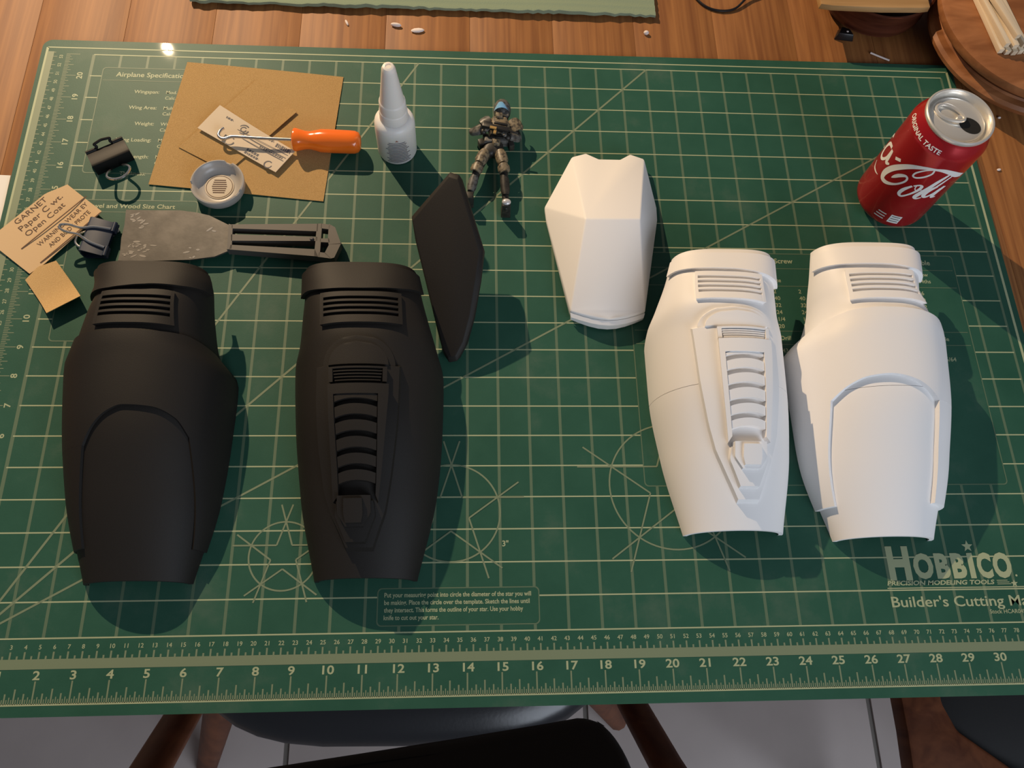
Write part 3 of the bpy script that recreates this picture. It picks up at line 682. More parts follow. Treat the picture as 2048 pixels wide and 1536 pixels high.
can_stroke(s, [(240, 2.60, .07), (233.5, 2.30, .12), (232.0, 2.05, .12), (237, 1.98, .08), (244.4, 2.20, .07), (250.6, 2.50, .10), (251.8, 2.72, .10), (248, 2.76, .07), (241.5, 2.63, .06)])
can_stroke(s, [(245, 2.68, .03), (245.6, 2.55, .035), (249, 2.48, .035), (255, 2.58, .03)])
can_stroke(s, [(276, 3.56, .07), (268, 3.14, .13), (262, 2.73, .15), (256.5, 2.38, .16), (254, 2.17, .14), (257.5, 2.10, .08), (263, 2.2, .05)])
can_stroke(s, [(282, 3.48, .05), (275, 3.05, .08), (270, 2.75, .09)])
can_stroke(s, [(272.5, 2.84, .10), (265.5, 2.60, .15), (263.5, 2.34, .14), (268, 2.24, .10), (275, 2.42, .09), (281, 2.72, .12)])
can_stroke(s, [(284, 2.84, .12), (279, 2.5, .15), (278, 2.25, .12), (284, 2.24, .06)])
can_stroke(s, [(174, 2.98, .11), (162, 2.85, .13), (156, 2.55, .16), (160, 2.28, .15), (170, 2.28, .11), (178, 2.55, .10), (179, 2.95, .13), (181, 2.75, .16), (184, 2.50, .14), (191, 2.60, .06)])
can_stroke(s, [(193.0, 2.99, .11), (202.5, 3.13, .11)])
can_stroke(s, [(156, 3.0, .06), (148, 2.95, .11), (139, 2.6, .16), (141, 2.25, .14), (150, 2.3, .06)])
can_stroke(s, [(160, 1.9, .03), (168, 1.78, .07), (178, 1.80, .06), (186, 1.86, .02)])
s.build('script_lettering', 'canwhite', can, merge=False)
s = MB()
v, fc = text2d('ORIGINAL TASTE', 0.15, bold=0.02); x0 = min(q[0] for q in v); x1 = max(q[0] for q in v); b = len(s.v)
for x, y in v:
    u = (x-x0)/(x1-x0); th = math.radians(158+82*u); z = 4.23+y*.88; r = 1.262-(z-4.25)*.47+.006; s.v.append((CX+r*math.cos(th), CY+r*math.sin(th), z))
for q in fc: s.face([b+k for k in q])
s.build('shoulder_lettering', 'canwhite', can, merge=False)
s = MB()
def can_rect(mb, t0, t1, z0, z1, d=.006, n=6):
    R = CR+d; f_ = lambda t, z: (CX+R*math.cos(math.radians(t)), CY+R*math.sin(math.radians(t)), z)
    T = np.linspace(t0, t1, n); mb.strip([f_(t, z0) for t in T], [f_(t, z1) for t in T])
can_rect(s, 246, 263, .56, .98); s.build('nutrition_box', 'canwhite', can, merge=False)
s = MB()
for k in range(3): can_rect(s, 248, 261, .64+k*.12, .68+k*.12, .009)
s.build('nutrition_lines', 'inkgrey', can, merge=False)
s = MB()
for k in range(3): can_rect(s, 223+k, 239, .60+k*.13, .65+k*.13)
s.build('small_print', 'bottlecap', can, merge=False)

# ------------------------------------------------------------------ glue bottle
BX, BY = 11.45, 16.98
gb = thing('glue_bottle', 'white plastic glue bottle with a tall tapering nozzle cap', 'bottle', (BX, BY, 0))
m = MB(); m.lathe([(.60, .012), (.68, .04), (.705, .12), (.71, 1.35), (.705, 1.52), (.685, 1.64), (.63, 1.74), (.54, 1.80), (.45, 1.83)], (BX, BY, 0), 40); m.build('bottle_body', 'bottle', gb)
m = MB(); m.lathe([(.50, 1.74), (.50, 1.78), (.485, 2.18), (.475, 2.21), (.46, 2.22), (.455, 2.58), (.44, 2.64), (.415, 2.66), (.405, 2.72), (.235, 4.02), (.225, 4.10), (.18, 4.19), (.10, 4.22), (.09, 4.19), (0, 4.19)], (BX, BY, 0), 32, caps=False)
cap = m.build('nozzle_cap', 'bottlecap', gb)
s = MB(); rnd = random.Random(3)
fa = math.degrees(math.atan2(-18.7, 2.35))
for k in range(13):
    z = 1.22-k*.085; h = 30+rnd.uniform(-9, 3)+(6 if k > 3 else 0); T = np.linspace(fa-h+(4 if k > 6 else 0), fa+h, 12)
    s.strip([(BX+.716*math.cos(math.radians(t)), BY+.716*math.sin(math.radians(t)), z) for t in T], [(BX+.716*math.cos(math.radians(t)), BY+.716*math.sin(math.radians(t)), z+.035) for t in T])
s.build('label_print', 'bluegrey', gb, merge=False)
s = MB(); T = [fa-4, fa+4]; g = lambda t, z: (BX+.717*math.cos(math.radians(t)), BY+.717*math.sin(math.radians(t)), z)
s.poly([g(fa-5, 1.33), g(fa+5, 1.33), g(fa, 1.42)]); s.build('label_mark', mat('reddish_mark', (.42, .20, .15), .7), gb, merge=False)

# ------------------------------------------------------------------ sheets of sandpaper
def sheet(name, label, cat, edgeA, edgeB, zf, th, mtop, n=16, k=12, back=None):
    """surface between polylines edgeA and edgeB, curled by zf(x,y)"""
    def samp(E, t):
        E = np.array(E, float); L = np.r_[0, np.cumsum(np.hypot(*np.diff(E, axis=0).T))]; L /= L[-1]
        return np.array([np.interp(t, L, E[:, 0]), np.interp(t, L, E[:, 1])])
    G = np.zeros((k, n, 3)); H = np.zeros((k, n, 3))
    for i in range(k):
        for j in range(n):
            q = samp(edgeA, j/(n-1))*(1-i/(k-1))+samp(edgeB, j/(n-1))*(i/(k-1)); z = zf(*q); G[i, j] = (*q, z+th); H[i, j] = (*q, z)
    m = MB(); m.grid(G); m.grid(H, True, True)
    m.strip(G[0], H[0]); m.strip(G[-1], H[-1]); m.strip(G[:, 0], H[:, 0]); m.strip(G[:, -1], H[:, -1])
    c = G.reshape(-1, 3).mean(0); ob = m.build(name, mtop, at=(float(c[0]), float(c[1]), 0)); return tag(ob, label, cat)
sheet('sandpaper_sheet', 'large square sheet of tan sandpaper lying flat near the top left', 'sandpaper', [(2.8, 15.25), (8.91, 14.67)], [(3.46, 20.75), (9.31, 20.23)],
      lambda x, y: .006+.05*max(0, (15.6-y))**2*max(0, 1-abs(x-5.8)/4)+.012*(1+math.sin(x*.9+y*.7)), .02, 'sand')
sheet('sandpaper_sheet', 'smaller tan sandpaper square turned diagonally on the large sheet', 'sandpaper', [(5.46, 15.8), (7.72, 18.48)], [(3.64, 16.83), (6.07, 19.89)],
      lambda x, y: .066+.09*max(0, (x-.75*(y-17)-6.1))*max(0, min(1, (y-16.8)/1.2)), .02, 'sand')
SZ = lambda x, y: .16+.03*math.sin(x*1.7)
st_ = sheet('sandpaper_strip', 'pale printed strip of sandpaper lying face down under the hooked pick', 'sandpaper', [(4.26, 17.59), (7.18, 15.77)], [(4.94, 18.63), (7.8, 16.67)], SZ, .02, 'sandback2')
m = MB(); zf = lambda x, y: SZ(x, y)+.026
d = np.array([2.92, -1.82]); d /= np.linalg.norm(d); nrm = np.array([-d[1], d[0]]); ang = math.atan2(d[1], d[0])
O = np.array([4.26, 17.59]); at_ = lambda u, v: tuple(O+d*u+nrm*v)
for u, v, r in ((1.38, .86, .19), (1.38, .86, .10), (1.28, .18, .17), (3.02, .12, .14)):
    T = np.linspace(.5, 2*PI-.4, 22); c = at_(u, v)
    m.strip([(c[0]+(r-.022)*math.cos(t), c[1]+(r-.022)*math.sin(t), zf(*c)) for t in T], [(c[0]+(r+.022)*math.cos(t), c[1]+(r+.022)*math.sin(t), zf(*c)) for t in T])
for v in (.52, .66): line(m, at_(1.5, v), at_(3.4, v), .025, zf)
line(m, at_(1.2, .74), at_(3.4, .80), .02, zf)
rnd = random.Random(5)
for u0, u1, v, h in ((2.0, 2.5, .24, .10), (2.0, 2.6, .10, .09), (2.3, 3.3, .59, .07), (2.75, 3.38, .95, .16), (2.3, 2.6, 1.02, .10), (.55, .85, .95, .08)):
    u = u0
    while u < u1:
        w = rnd.uniform(.03, .09); line(m, at_(u, v), at_(min(u+w, u1), v+.01), h, zf); u += w+.03
m.build('backing_print', 'inkgrey', st_, merge=False)
# garnet sheet scrap at the left edge
GZ = lambda x, y: .05+.10*(x+.8)**2*.35+.06*max(0, y-14)
gs_ = sheet('sandpaper_scrap', 'beige torn sandpaper scrap lettered garnet at the left edge of the mat', 'sandpaper',
      [(-.54, 11.63), (-.17, 11.95), (1.34, 13.79), (1.49, 13.98)], [(-2.05, 12.80), (-1.80, 13.28), (-1.2, 14.05), (-.58, 14.75), (.12, 15.1)], GZ, .02, 'sandback', 24, 16)
m = MB(); zf = lambda x, y: GZ(x, y)+.028; ga = math.atan2(1.03, .87)
put_text(m, 'GARNET', (-1.30, 13.50), .20, ga, zf, fit=1.30, bold=-.002); put_text(m, 'Paper C wt.', (-1.10, 13.24), .21, ga, zf, fit=1.78, bold=-.002); put_text(m, 'Open Coat', (-.86, 13.04), .21, ga, zf, fit=1.62, bold=-.002)
line(m, (-.98, 12.56), (.86, 14.60), .045, zf); line(m, (-.26, 12.03), (1.47, 13.93), .05, zf)
put_text(m, 'WARNING: WEAR EY', (-.40, 12.66), .17, ga, zf, fit=2.12, bold=.002); put_text(m, 'AND BODY PROTE', (-.02, 12.62), .17, ga, zf, fit=1.75, bold=.002)
m.build('backing_print', 'ink', gs_, merge=False)
sheet('sandpaper_square', 'small curled square of yellow sandpaper beside the printed garnet scrap', 'sandpaper', [(.42, 10.05), (1.38, 10.68)], [(-.62, 11.38), (-.30, 11.88), (.24, 12.12)],
      lambda x, y: .02+.42*max(0, ((x-.1)*.55-(y-11.1)*.83)/1.0)**2*.55+.05, .03, mat('yellow_grit', (.56, .36, .15), .9, bump=(2600, .7), noise=(1500, (.66, .45, .21), .35, .7)), 10, 10)

# ------------------------------------------------------------------ putty knife
pk = thing('putty_knife', 'grey putty knife with stained blade and skeleton handle above the black guards', 'putty knife', (5.5, 13.1, 0))
bl = [(2.24, 14.12), (3.11, 14.08), (4.12, 14.05), (4.7, 13.95), (5.15, 13.82), (5.93, 13.38), (5.96, 12.42), (5.5, 12.20), (4.69, 12.10), (3.2, 12.08), (2.27, 12.12), (2.29, 12.5), (2.25, 13.0), (2.28, 13.5)]
m = MB(); m.prism(bl, lambda x, y: .10+(x-2.2)*.06, lambda x, y: .15+(x-2.2)*.065); blade = m.build('blade', 'blade', pk)
m = MB(); rnd = random.Random(11)
for cx, cy, n_ in ((2.75, 13.75, 5), (3.0, 13.5, 4), (2.85, 12.75, 6), (3.15, 12.6, 6), (2.9, 12.35, 4), (4.75, 12.45, 3), (5.4, 13.3, 2), (4.6, 12.15, 2), (2.5, 12.3, 3), (2.45, 13.95, 2)):
    for _ in range(n_):
        x = cx+rnd.uniform(-.25, .25); y = cy+rnd.uniform(-.12, .12); a = rnd.uniform(-.5, .8); w, h = rnd.uniform(.05, .13), rnd.uniform(.02, .045)
        P = [(x+w*math.cos(t)*math.cos(a)-h*math.sin(t)*math.sin(a), y+w*math.cos(t)*math.sin(a)+h*math.sin(t)*math.cos(a)) for t in np.linspace(0, 2*PI, 15)[:-1]]
        if all(2.3 < q[0] < 5.9 for q in P): m.prism(P, lambda x, y: .143+(x-2.2)*.065, lambda x, y: .156+(x-2.2)*.065)
m.build('putty_smear', 'putty', blade)['kind'] = 'stuff'
m = MB(); zl = lambda x, y: .17+(x-5.9)*.015; zh = lambda x, y: .50+(x-5.9)*.02
def bar(P): m.prism(P, zl, zh)
bar([(5.88, 13.40), (6.02, 13.36), (6.08, 12.42), (5.92, 12.40)])
bar([(5.98, 13.38), (8.9, 13.42), (8.9, 13.12), (6.0, 13.22)])
bar([(6.0, 12.99), (8.9, 12.90), (8.92, 12.74), (6.03, 12.74)])
bar([(6.03, 12.58), (8.85, 12.42), (8.98, 12.14), (6.0, 12.40)])
bar([(8.86, 13.42), (9.03, 13.43), (9.03, 12.14), (8.84, 12.16)])
bar([(9.0, 13.43), (9.32, 13.38), (9.28, 13.20), (9.0, 13.24)])
bar([(9.26, 13.42), (9.48, 13.28), (9.72, 12.62), (9.30, 12.60), (9.26, 12.86)])
bar([(9.0, 12.84), (9.30, 12.84), (9.34, 12.68), (9.0, 12.70)])
bar([(9.72, 12.66), (9.52, 12.10), (9.40, 12.06), (9.18, 12.26), (9.32, 12.62)])
bar([(9.0, 12.31), (9.22, 12.28), (9.42, 12.06), (8.96, 12.13)])
m.build('handle', 'knifehandle', pk)
m = MB(); m.lathe([(.07, 0.35), (.07, .60), (.05, .62), (0, .62)], (8.72, 12.82, 0), 14, caps=False); m.build('rivet', 'inkgrey', pk)

# ------------------------------------------------------------------ hooked pick
pt_ = thing('hook_pick', 'orange handled hook pick with bent steel shaft lying on the sandpaper', 'tool', (8.6, 16.93, 0))
m = MB(); ax = ((7.76, 16.96, .47), (2.40, -.055, -.012))
m.lathe([(.0, 0), (.34, .0), (.40, .04), (.415, .10), (.37, .25), (.325, .45), (.32, .62), (.36, .80), (.41, 1.0), (.415, 1.3), (.41, 2.0), (.40, 2.2), (.35, 2.33), (.24, 2.40), (0, 2.42)], axis=ax, seg=28); m.build('handle', 'orange', pt_)
m = MB(); m.tube(smooth_path([(7.85, 16.955, .47), (6.6, 17.0, .46), (5.69, 17.05, .45), (5.45, 17.01, .43), (5.3, 16.97, .42), (5.17, 17.03, .42), (5.11, 17.15, .42), (5.15, 17.34, .40), (5.24, 17.47, .37)], 5), .058, 10); m.build('hook_shaft', 'chrome', pt_)

# ------------------------------------------------------------------ bottle cap with liner
BCX, BCY = 5.30, 15.10
bc = thing('screw_cap', 'grey open screw cap with printed round liner sitting on the sandpaper edge', 'cap', (BCX, BCY, .06))
m = MB(); seg = 72
prof = [(.78, .09), (.86, .11), (.89, .17), (.92, .44), (.915, .49), (.87, .51), (.83, .48), (.76, .34), (.70, .22), (.58, .165), (.0, .15)]
rows = []
for r, z in prof:
    row = []
    for k_ in range(seg+1):
        t = 2*PI*k_/seg; dz = 0; dr = 0
        for nt_ in (70, 190, 330):
            dd = abs((math.degrees(t)-nt_+180) % 360-180)
            if dd < 9 and z > .4: dz = -.07; dr = -.03
        row.append((BCX+(r+dr)*math.cos(t), BCY+(r+dr)*math.sin(t), z+dz))
    rows.append(row)
m.grid(rows); m.build('cap_shell', 'capmetal', bc)
m = MB(); m.lathe([(.50, .16), (.50, .185), (0, .185)], (BCX, BCY, 0), 32, caps=False); ln = m.build('liner', 'liner', bc)
m = MB()
for k_ in range(7): y = BCY+.27-k_*.085; w = .26-.02*abs(k_-3); line(m, (BCX-w, y), (BCX+w, y), .04, .19)
T = np.linspace(0, 2*PI, 40); m.strip([(BCX+.44*math.cos(t), BCY+.44*math.sin(t), .19) for t in T], [(BCX+.46*math.cos(t), BCY+.46*math.sin(t), .19) for t in T])
m.build('liner_print', 'ink', ln, merge=False)

# ------------------------------------------------------------------ binder clips
def binder_clip(name, label, c, yaw, width, depth, hgt, mcol, loops):
    """spine towards local -x, jaw towards +x; loops: list of local paths (tubes)"""
    root = thing(name, label, 'binder clip', (c[0], c[1], 0)); ca, sa = math.cos(yaw), math.sin(yaw)
    f = lambda x, y, z: (c[0]+x*ca-y*sa, c[1]+x*sa+y*ca, z)
    m = MB(); w = width/2
    # cross-section of folded sheet: bottom face, spine, top face
    sec = [(depth, hgt*.42), (.10, .03), (0.0, .06), (-.03, hgt*.5), (0.02, hgt-.03), (.10, hgt), (depth, hgt*.62)]
    sec2 = [(depth, hgt*.46), (.13, .08), (.05, .11), (.02, hgt*.5), (.06, hgt-.08), (.12, hgt-.06), (depth, hgt*.56)]
    A0 = [f(x, -w, z) for x, z in sec]; A1 = [f(x, w, z) for x, z in sec]; B0 = [f(x, -w, z) for x, z in sec2]; B1 = [f(x, w, z) for x, z in sec2]
    m.strip(A0, A1); m.strip(B0, B1); m.strip(A0, B0); m.strip(A1, B1); m.strip([A0[0], B0[0]], [A1[0], B1[0]]); m.strip([A0[-1], B0[-1]], [A1[-1], B1[-1]])
    body = m.build('clip_body', mcol, root)
    for zz in (hgt*.40, hgt*.64):
        for s0, s1 in ((-w, -w*.45), (w*.45, w)):
            m = MB(); m.tube([f(depth, s0, zz), f(depth, s1, zz)], .075, 10); m.build('barrel', mcol, body)
    for P in loops:
        m = MB(); m.tube(smooth_path([f(*q) for q in P[1]], 5), .046, 8); m.build('wire_handle', P[0], root)
    return root
def loop_path(x0, x1, w0, w1, z0, z1, bulge=.2):
    dx = x1-x0
    return [(x0, -w0, z0), (x0+dx*.35, -w0*.8, z0+(z1-z0)*.35), (x0+dx*.6, -w1*.95, z0+(z1-z0)*.6), (x0+dx*.85, -w1, z0+(z1-z0)*.85), (x1, -w1*.55, z1), (x1+bulge*.15*(1 if dx > 0 else -1), 0, z1),
            (x1, w1*.55, z1), (x0+dx*.85, w1, z0+(z1-z0)*.85), (x0+dx*.6, w1*.95, z0+(z1-z0)*.6), (x0+dx*.35, w0*.8, z0+(z1-z0)*.35), (x0, w0, z0)]
binder_clip('binder_clip', 'black binder clip with one raised silver loop lying alone on the mat', (1.62, 15.92), math.radians(121), 1.34, .80, .56, 'clipblack',
            [('chrome', [(.2, -.20, .10), (-.05, -.21, .12), (-.22, -.22, .30), (-.42, -.36, .44), (-.62, -.40, .50), (-.82, -.25, .54), (-.90, 0, .55), (-.82, .25, .54), (-.62, .40, .50), (-.42, .36, .44), (-.22, .22, .30), (-.05, .21, .12), (.2, .20, .10)]), ('clipblack', loop_path(.80, .92, .30, .28, .36, .52))])
binder_clip('binder_clip', 'navy binder clip with folded wire handles between garnet scrap and putty knife', (1.20, 12.92), math.radians(-8), 1.30, .80, .58, 'clipnavy',
            [('chrome', loop_path(.74, -.66, .36, .14, .42, .80)), ('chrome', loop_path(.78, -.42, .30, .30, .14, .10))])

# ------------------------------------------------------------------ soldier figure lying on its back
fg = thing('action_figure', 'small armoured soldier figure with blue visor lying on its back with a rifle', 'action figure', (15.1, 16.4, 0))
J = {'pelvis': (14.93, 16.78, .46, .24), 'waist': (15.02, 17.05, .48, .22), 'chest': (15.14, 17.55, .52, .32), 'neck': (15.22, 17.86, .52, .12), 'head': (15.26, 18.2, .52, .17), 'crown': (15.28, 18.42, .52, .15),
     'shl': (14.78, 17.80, .52, .17), 'ell': (14.14, 17.52, .38, .12), 'hal': (14.66, 17.22, .82, .10),
     'shr': (15.66, 17.72, .52, .17), 'elr': (15.90, 17.28, .38, .12), 'har': (15.36, 17.00, .80, .10),
     'hil': (14.68, 16.62, .44, .20), 'knl': (14.34, 15.78, .48, .15), 'anl': (14.08, 14.86, .24, .11), 'tol': (14.06, 14.62, .48, .09),
     'hir': (15.16, 16.62, .44, .20), 'knr': (15.30, 15.80, .46, .15), 'anr': (15.36, 14.62, .26, .11), 'tor': (15.34, 14.18, .66, .09), 'her': (15.36, 14.22, .22, .12), 'hel': (14.06, 14.62, .22, .11)}
names = list(J); E_ = [('pelvis', 'waist'), ('waist', 'chest'), ('chest', 'neck'), ('neck', 'head'), ('head', 'crown'), ('chest', 'shl'), ('shl', 'ell'), ('ell', 'hal'), ('chest', 'shr'), ('shr', 'elr'), ('elr', 'har'),
      ('pelvis', 'hil'), ('hil', 'knl'), ('knl', 'anl'), ('anl', 'hel'), ('hel', 'tol'), ('pelvis', 'hir'), ('hir', 'knr'), ('knr', 'anr'), ('anr', 'her'), ('her', 'tor')]
me = bpy.data.meshes.new('figure_body'); o0 = ORIG[fg.name]
me.from_pydata([((J[n][0]-o0[0])*I, (J[n][1]-o0[1])*I, (J[n][2]-o0[2])*I) for n in names], [(names.index(a), names.index(b)) for a, b in E_], [])
fb = bpy.data.objects.new('figure_body', me); C.objects.link(fb); fb.parent = fg; me.materials.append(M['fig'])
sk = fb.modifiers.new('skin', 'SKIN'); sv = me.skin_vertices[0].data
for i, n in enumerate(names): sv[i].radius = (J[n][3]*1.12*I, J[n][3]*1.12*I); sv[i].use_root = (n == 'pelvis')
sk.use_smooth_shade = True; ss = fb.modifiers.new('sub', 'SUBSURF'); ss.levels = 2; ss.render_levels = 2
def fpart(name, mcol, fn, parent=fg, bevel=.02):
    m = MB(); fn(m); return m.build(name, mcol, parent, bevel=bevel)
def limb_plate(m, a, b, w, t, lift):
    """armour plate along a limb from a to b on its upper side"""
    a, b = np.array(a), np.array(b); d = b-a; L = np.linalg.norm(d); d /= L; s_ = np.cross(d, [0, 0, 1]); s_ /= np.linalg.norm(s_); up = np.cross(s_, d)
    w *= 1.3; t *= 1.15; rows = []
    for u, k in ((0, .75), (.25, 1), (.75, 1), (1, .7)):
        rows.append([tuple(a+d*L*u+s_*w*k*math.sin(f_)+up*(lift+t*math.cos(f_))) for f_ in np.linspace(-1.35, 1.35, 7)])
    m.grid(rows); R0 = np.array(rows); c0 = [tuple(np.array(q)-up*.08) for q in R0[:, 0]]; c1 = [tuple(np.array(q)-up*.08) for q in R0[:, -1]]
    m.strip(R0[:, 0], c0); m.strip(R0[:, -1], c1); m.strip(R0[0], [tuple(np.array(q)-up*.07) for q in R0[0]]); m.strip(R0[-1], [tuple(np.array(q)-up*.07) for q in R0[-1]])
j3 = lambda n: J[n][:3]
hm = fpart('helmet', 'figgrey', lambda m: (m.ellipsoid((15.28, 18.38, .58), (.33, .45, .36)), m.box((15.26, 18.04, .70), (.46, .22, .28), rz=.05)), bevel=0)
def visor(m):
    rows = []
    for v in np.linspace(0, 1, 6): rows.append([(15.24+.31*math.sin(a)*(1-.4*v), 18.16+.40*v, .60+(.41-.12*v*v)*math.cos(a)) for a in np.linspace(-1.1, 1.1, 9)])
    m.grid(rows)
fpart('visor', 'visor', visor, hm, 0)
fpart('chin_guard', 'fig', lambda m: m.box((15.26, 17.95, .74), (.30, .12, .14)), hm)
fpart('chest_armor', 'figarmor', lambda m: (m.prism([(14.86, 17.95), (15.48, 17.92), (15.62, 17.55), (15.42, 17.2), (14.88, 17.22), (14.78, 17.6)], .62, .90, .12)))
fpart('collar_plate', 'sandback2' if False else 'figarmor', lambda m: m.prism([(15.0, 18.0), (15.3, 17.98), (15.28, 17.76), (15.02, 17.76)], .85, .98, .04))
fpart('belt', 'figgrey', lambda m: (m.prism([(14.58, 17.08), (15.48, 17.08), (15.52, 16.88), (14.56, 16.86)], .42, .74, .05)))
fpart('belt_buckle', 'figarmor', lambda m: m.prism([(14.85, 16.98), (15.22, 16.98), (15.16, 16.7), (14.92, 16.7)], .62, .80, .05))
for x, y in ((14.50, 16.92), (15.58, 16.86), (14.68, 17.14)): fpart('pouch', 'fig', lambda m: m.box((x, y, .52), (.20, .24, .30), rz=.3))
fpart('shoulder_pad', 'figgrey', lambda m: limb_plate(m, (14.86, 17.86, .58), (14.52, 17.66, .52), .20, .17, .06), bevel=0)
fpart('shoulder_pad', 'figarmor', lambda m: limb_plate(m, (15.64, 17.86, .58), (15.84, 17.42, .52), .22, .18, .06), bevel=0)
fpart('forearm_guard', 'figgrey', lambda m: limb_plate(m, (14.18, 17.48, .42), (14.54, 17.28, .74), .14, .12, .04), bevel=0)
fpart('forearm_guard', 'figgrey', lambda m: limb_plate(m, (15.86, 17.24, .42), (15.48, 17.06, .72), .14, .12, .04), bevel=0)
fpart('thigh_plate', 'figarmor', lambda m: limb_plate(m, (14.64, 16.55, .46), (14.42, 16.0, .50), .17, .15, .09), bevel=0)
fpart('thigh_plate', 'figarmor', lambda m: limb_plate(m, (15.18, 16.56, .46), (15.28, 16.02, .48), .17, .15, .09), bevel=0)
fpart('knee_pad', 'figarmor', lambda m: limb_plate(m, (14.40, 15.96, .5), (14.28, 15.64, .48), .17, .17, .08), bevel=0)
fpart('knee_pad', 'figarmor', lambda m: limb_plate(m, (15.28, 15.98, .5), (15.32, 15.66, .46), .17, .17, .08), bevel=0)
fpart('shin_plate', 'figgrey', lambda m: limb_plate(m, (14.26, 15.55, .42), (14.12, 15.0, .30), .13, .12, .06), bevel=0)
fpart('shin_plate', 'fig', lambda m: limb_plate(m, (15.32, 15.58, .42), (15.36, 14.85, .30), .13, .12, .06), bevel=0)
fpart('boot', 'fig', lambda m: (m.prism([(15.19, 14.46), (15.53, 14.46), (15.53, 14.10), (15.19, 14.10)], .05, .74, .04)))
fpart('boot', 'fig', lambda m: (m.prism([(13.90, 14.82), (14.24, 14.80), (14.22, 14.48), (13.90, 14.48)], .05, .64, .04)))
fpart('boot_toe_highlight', 'silver', lambda m: m.ellipsoid((15.36, 14.30, .74), (.16, .13, .10)), bevel=0)  # highlight on the raised toe, painted as a pale blob over the dark boot
gun = fpart('rifle', 'gun', lambda m: (m.box((15.02, 17.28, .96), (.95, .17, .16), rz=-.22), m.box((14.72, 17.40, .96), (.34, .24, .14), rz=-.22), m.box((15.20, 17.42, 1.02), (.5, .08, .08), rz=-.22), m.tube([(15.40, 17.18, .96), (15.82, 17.08, .94)], .035, 8), m.box((15.02, 17.12, .96), (.13, .22, .11), rz=-.22)), bevel=.015)
fpart('rifle_detail', 'gold', lambda m: (m.box((14.92, 17.22, 1.05), (.24, .09, .05), rz=-.22), m.box((14.98, 17.08, 1.0), (.10, .16, .06), rz=-.22)), gun, 0)
for (hx, hy, hz, s_) in ((14.68, 17.22, .90, 1), (15.34, 17.04, .88, -1)):
    def hand(m):
        m.ellipsoid((hx, hy, hz), (.085, .075, .06))
        for k_ in range(4): m.tube([(hx-.05+.033*k_, hy+.04, hz+.02), (hx-.05+.033*k_, hy+.11-.008*abs(k_-1.5), hz+.05), (hx-.05+.033*k_, hy+.12, hz)], .018, 6)
        m.tube([(hx+.05*s_, hy-.02, hz+.02), (hx+.10*s_, hy+.03, hz+.04), (hx+.09*s_, hy+.08, hz+.03)], .02, 6)
    fpart('glove', 'figgrey', hand, bevel=0)

# ------------------------------------------------------------------ things on the table beyond the mat
# sage placemat
n = 90; rows = []
ys = np.linspace(23.72, 31, 64); xs = np.linspace(3.18, 21.6, n); rnd = random.Random(2)
jag = [rnd.uniform(-.05, .05) for _ in range(n)]
G = np.array([[(x, y+(jag[j] if i == 0 else 0), TT+.26+.018*math.sin(i*2.2)+.03*math.sin(x*.8)) for j, x in enumerate(xs)] for i, y in enumerate(ys)])
H = G.copy(); H[..., 2] = TT+.05; H[0, :, 2] = TT+.12
m = MB(); m.grid(G); m.grid(H, True, True); m.strip(G[0], H[0]); m.strip(G[-1], H[-1]); m.strip(G[:, 0], H[:, 0]); m.strip(G[:, -1], H[:, -1])
tag(m.build('placemat', 'cloth', at=(12.4, 27, TT)), 'sage green ribbed cloth placemat at the far edge of the table', 'placemat')
m = MB(); m.tube(smooth_path([(22.9, 26.2, TT+.06), (23.3, 25.1, TT+.06), (23.76, 24.46, TT+.06), (24.37, 24.24, TT+.06), (25.01, 24.38, TT+.07), (25.61, 24.95, TT+.16), (26.3, 25.3, TT+.10), (27.0, 26.4, TT+.06)], 6), .05, 8)
tag(m.build('cable', 'cable', at=(24.6, 25, TT)), 'thin black cable curling on the table beside the placemat', 'cable')
# dark bowl with a tan board across it
bw = thing('wooden_bowl', 'dark reddish turned wooden bowl under the tan board', 'bowl', (30.75, 24.92, TT))
BWL = (30.75, 24.92, 0)
m = MB(); m.lathe([(1.3, TT), (1.65, TT+.05), (1.95, TT+.22), (2.06, TT+.30), (2.06, TT+.36), (2.10, TT+.42), (2.14, TT+.60), (2.10, TT+.80), (2.13, TT+1.0), (2.20, TT+1.24), (2.24, TT+1.42), (2.15, TT+1.44), (1.9, TT+1.2), (0, TT+.7)], BWL, 56, caps=False); m.build('bowl_body', 'bowlwood', bw)
m = MB(); m.lathe([(1.1, TT+.0), (1.35, TT+.0), (1.35, TT+.06), (1.1, TT+.06)], BWL, 40, caps=False); m.build('bowl_foot', 'bowlwood', bw)
m = MB(); m.prism([(27.7, 23.02), (28.2, 22.95), (30.2, 22.92), (31.8, 22.98), (32.15, 23.05), (32.25, 27.5), (27.6, 27.5)], TT+1.46, TT+1.70, .03)
tag(m.build('wooden_board', 'board', at=(30.2, 25, TT+1.46), bevel=.03), 'tan wooden board with rounded edge resting across the dark bowl', 'board')
m = MB(); m.prism([(28.95, 22.95), (29.75, 22.85), (29.65, 23.3), (29.2, 23.45)], TT+.005, TT+.32, .12); bf = m.build('wedge', 'cable', at=(29.4, 23.1, TT), bevel=.03); tag(bf, 'small black plastic wedge in front of the dark bowl', 'wedge')
m = MB(); m.ellipsoid((29.42, 23.08, TT+.33), (.05, .04, .02)); m.build('pale_dot', 'crumb', bf)
